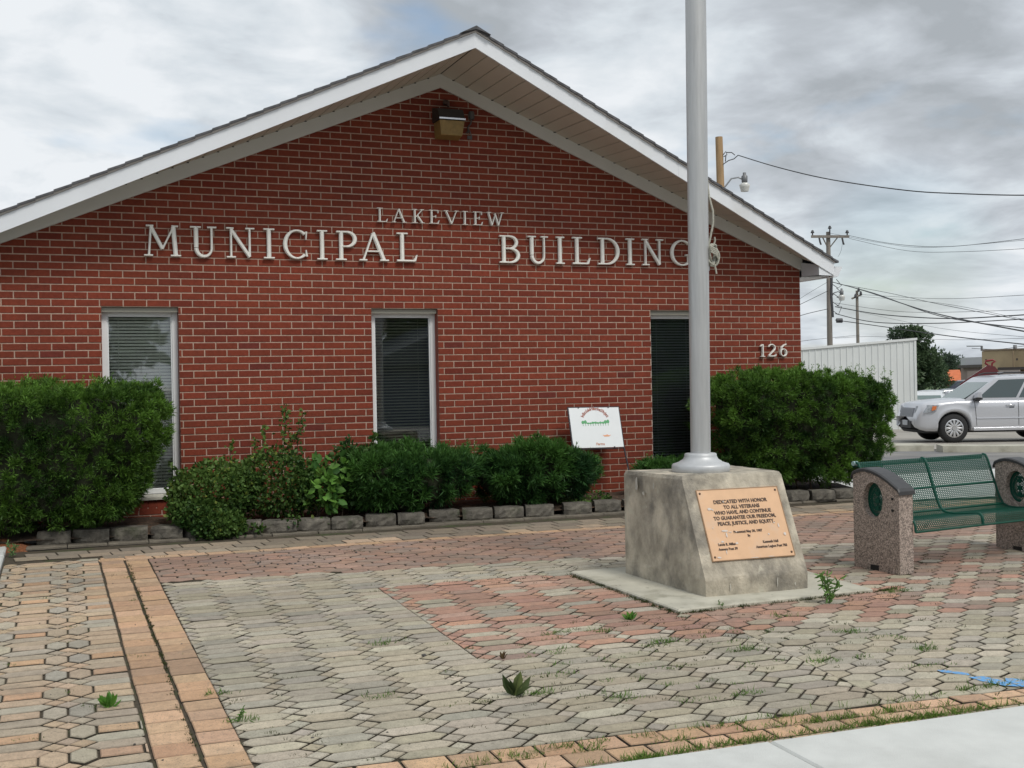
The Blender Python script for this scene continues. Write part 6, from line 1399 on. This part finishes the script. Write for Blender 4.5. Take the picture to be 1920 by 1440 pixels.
m = MB(); zt3 = Vector(ptd(1348, 257, 40)).z; q = Vector(ptd(1348, 257, 40)); m.tube([(q.x + .12, q.y, -.3), (q.x + .03, q.y, 8.2), (q.x, q.y, zt3)], [.17, .135, .128], 16); m.build('pole', newp, uc)
street_lamp(uc, ptd(1358, 352, 39.9), ptd(1396, 338, 39.8), 1.02)
m = MB()
for a in ([(1356, 290), (1361, 284), (1363, 290), (1357, 294)], [(1356, 308), (1366, 301), (1376, 298), (1384, 291)], [(1362, 286), (1372, 286), (1378, 291)], [(1360, 303), (1361, 292)]): m.tube([ptd(x, y, 39.9) for x, y in a], .018, 5)
m.build('bracket', hw, uc)
def wire(pts, r, label, sag=None):
    """pts: (px, py, depth) stations along the span."""
    m = MB(); P = [Vector(ptd(*p)) for p in pts]; out_ = []
    n_ = len(P)
    for i in range(n_ - 1):                # Catmull-Rom
        p0, p1, p2, p3 = P[max(i - 1, 0)], P[i], P[i + 1], P[min(i + 2, n_ - 1)]
        for k in range(6):
            t = k / 6; out_.append(.5 * ((2 * p1) + (p2 - p0) * t + (2 * p0 - 5 * p1 + 4 * p2 - p3) * t * t + (3 * p1 - p0 - 3 * p2 + p3) * t ** 3))
    out_.append(P[-1]); m.tube([tuple(p) for p in out_], r, 5, caps=False); props(m.build('overhead_wire', mat('wire_black', (.035, .037, .04), .6)), label, 'overhead wire', 'overhead wires on the right side of the sky')
wire([(1384, 291, 40), (1460, 314, 37), (1560, 337, 35), (1700, 357, 33), (1800, 363, 32), (1925, 366, 31), (2100, 362, 30)], .017, 'single dark service wire running from the brown pole to the right edge')
wire([(1589, 441, 65), (1660, 455, 60), (1730, 462, 56), (1800, 461, 53), (1925, 447, 48)], .012, 'thin wire from the crossarm end sagging to the right')
wire([(1592, 447, 65), (1700, 470, 58), (1800, 472, 53), (1925, 466, 48)], .010, 'thin lower wire from the crossarm sagging to the right')
wire([(1556, 437, 65), (1650, 455, 60), (1740, 464, 56), (1925, 450, 48)], .008, 'thin wire from the top of the crossarm pole')
wire([(1562, 529, 65), (1620, 545, 55), (1720, 578, 45), (1800, 598, 38), (1925, 622, 30)], .022, 'thick dark wire dropping from the crossarm pole across to the right edge')
wire([(1562, 529, 65), (1640, 550, 55), (1760, 592, 42), (1925, 616, 32)], .016, 'dark wire beside the thick one dropping to the right edge')
wire([(1570, 532, 65), (1660, 548, 58), (1760, 570, 50), (1925, 602, 42)], .012, 'upper thin wire of the bundle descending to the right')
wire([(1566, 575, 65), (1640, 588, 60), (1720, 595, 55), (1800, 597, 50), (1925, 590, 45)], .025, 'thick communication cable sagging across the right side')
wire([(1566, 588, 65), (1640, 604, 60), (1760, 606, 54), (1925, 598, 46)], .022, 'second communication cable below the thick one')
wire([(1566, 600, 65), (1660, 613, 60), (1780, 630, 50), (1925, 646, 40)], .022, 'lowest cable from the splice box down to the right edge')
wire([(1566, 568, 65), (1700, 585, 58), (1925, 581, 46)], .010, 'thin cable just above the thick communication cable')
wire([(1612, 552, 100), (1760, 560, 80), (1925, 553, 62)], .014, 'faint wire from the far pole to the right edge')
wire([(1612, 556, 100), (1760, 568, 80), (1925, 600, 60)], .012, 'faint lower wire from the far pole to the right edge')
wire([(1612, 585, 100), (1760, 615, 75), (1925, 632, 55)], .010, 'faint descending wire between the cables and the tree top')
wire([(1566, 634, 80), (1640, 631, 90), (1780, 637, 80), (1925, 634, 60)], .012, 'low faint wire just above the shed roof')
wire([(1612, 628, 100), (1500, 640, 80), (1440, 655, 70)], .014, 'short low wire going left from the far pole')
wire([(1553, 528, 65), (1500, 560, 62), (1430, 610, 58)], .010, 'thin wire going down left from the crossarm pole behind the building')
wire([(1553, 545, 65), (1500, 571, 62), (1430, 605, 58)], .016, 'dark wire going down left from the crossarm pole behind the building')
wire([(1553, 579, 65), (1500, 592, 62), (1430, 618, 58)], .018, 'lower dark wire going left from the crossarm pole behind the building')
wire([(1822, 653, 92), (1870, 655, 90), (1925, 648, 86)], .02, 'short wire above the roof of the tan building')
wire([(1571, 482, 65), (1577, 470, 65), (1580, 452, 65)], .008, 'thin jumper wire beside the crossarm pole')
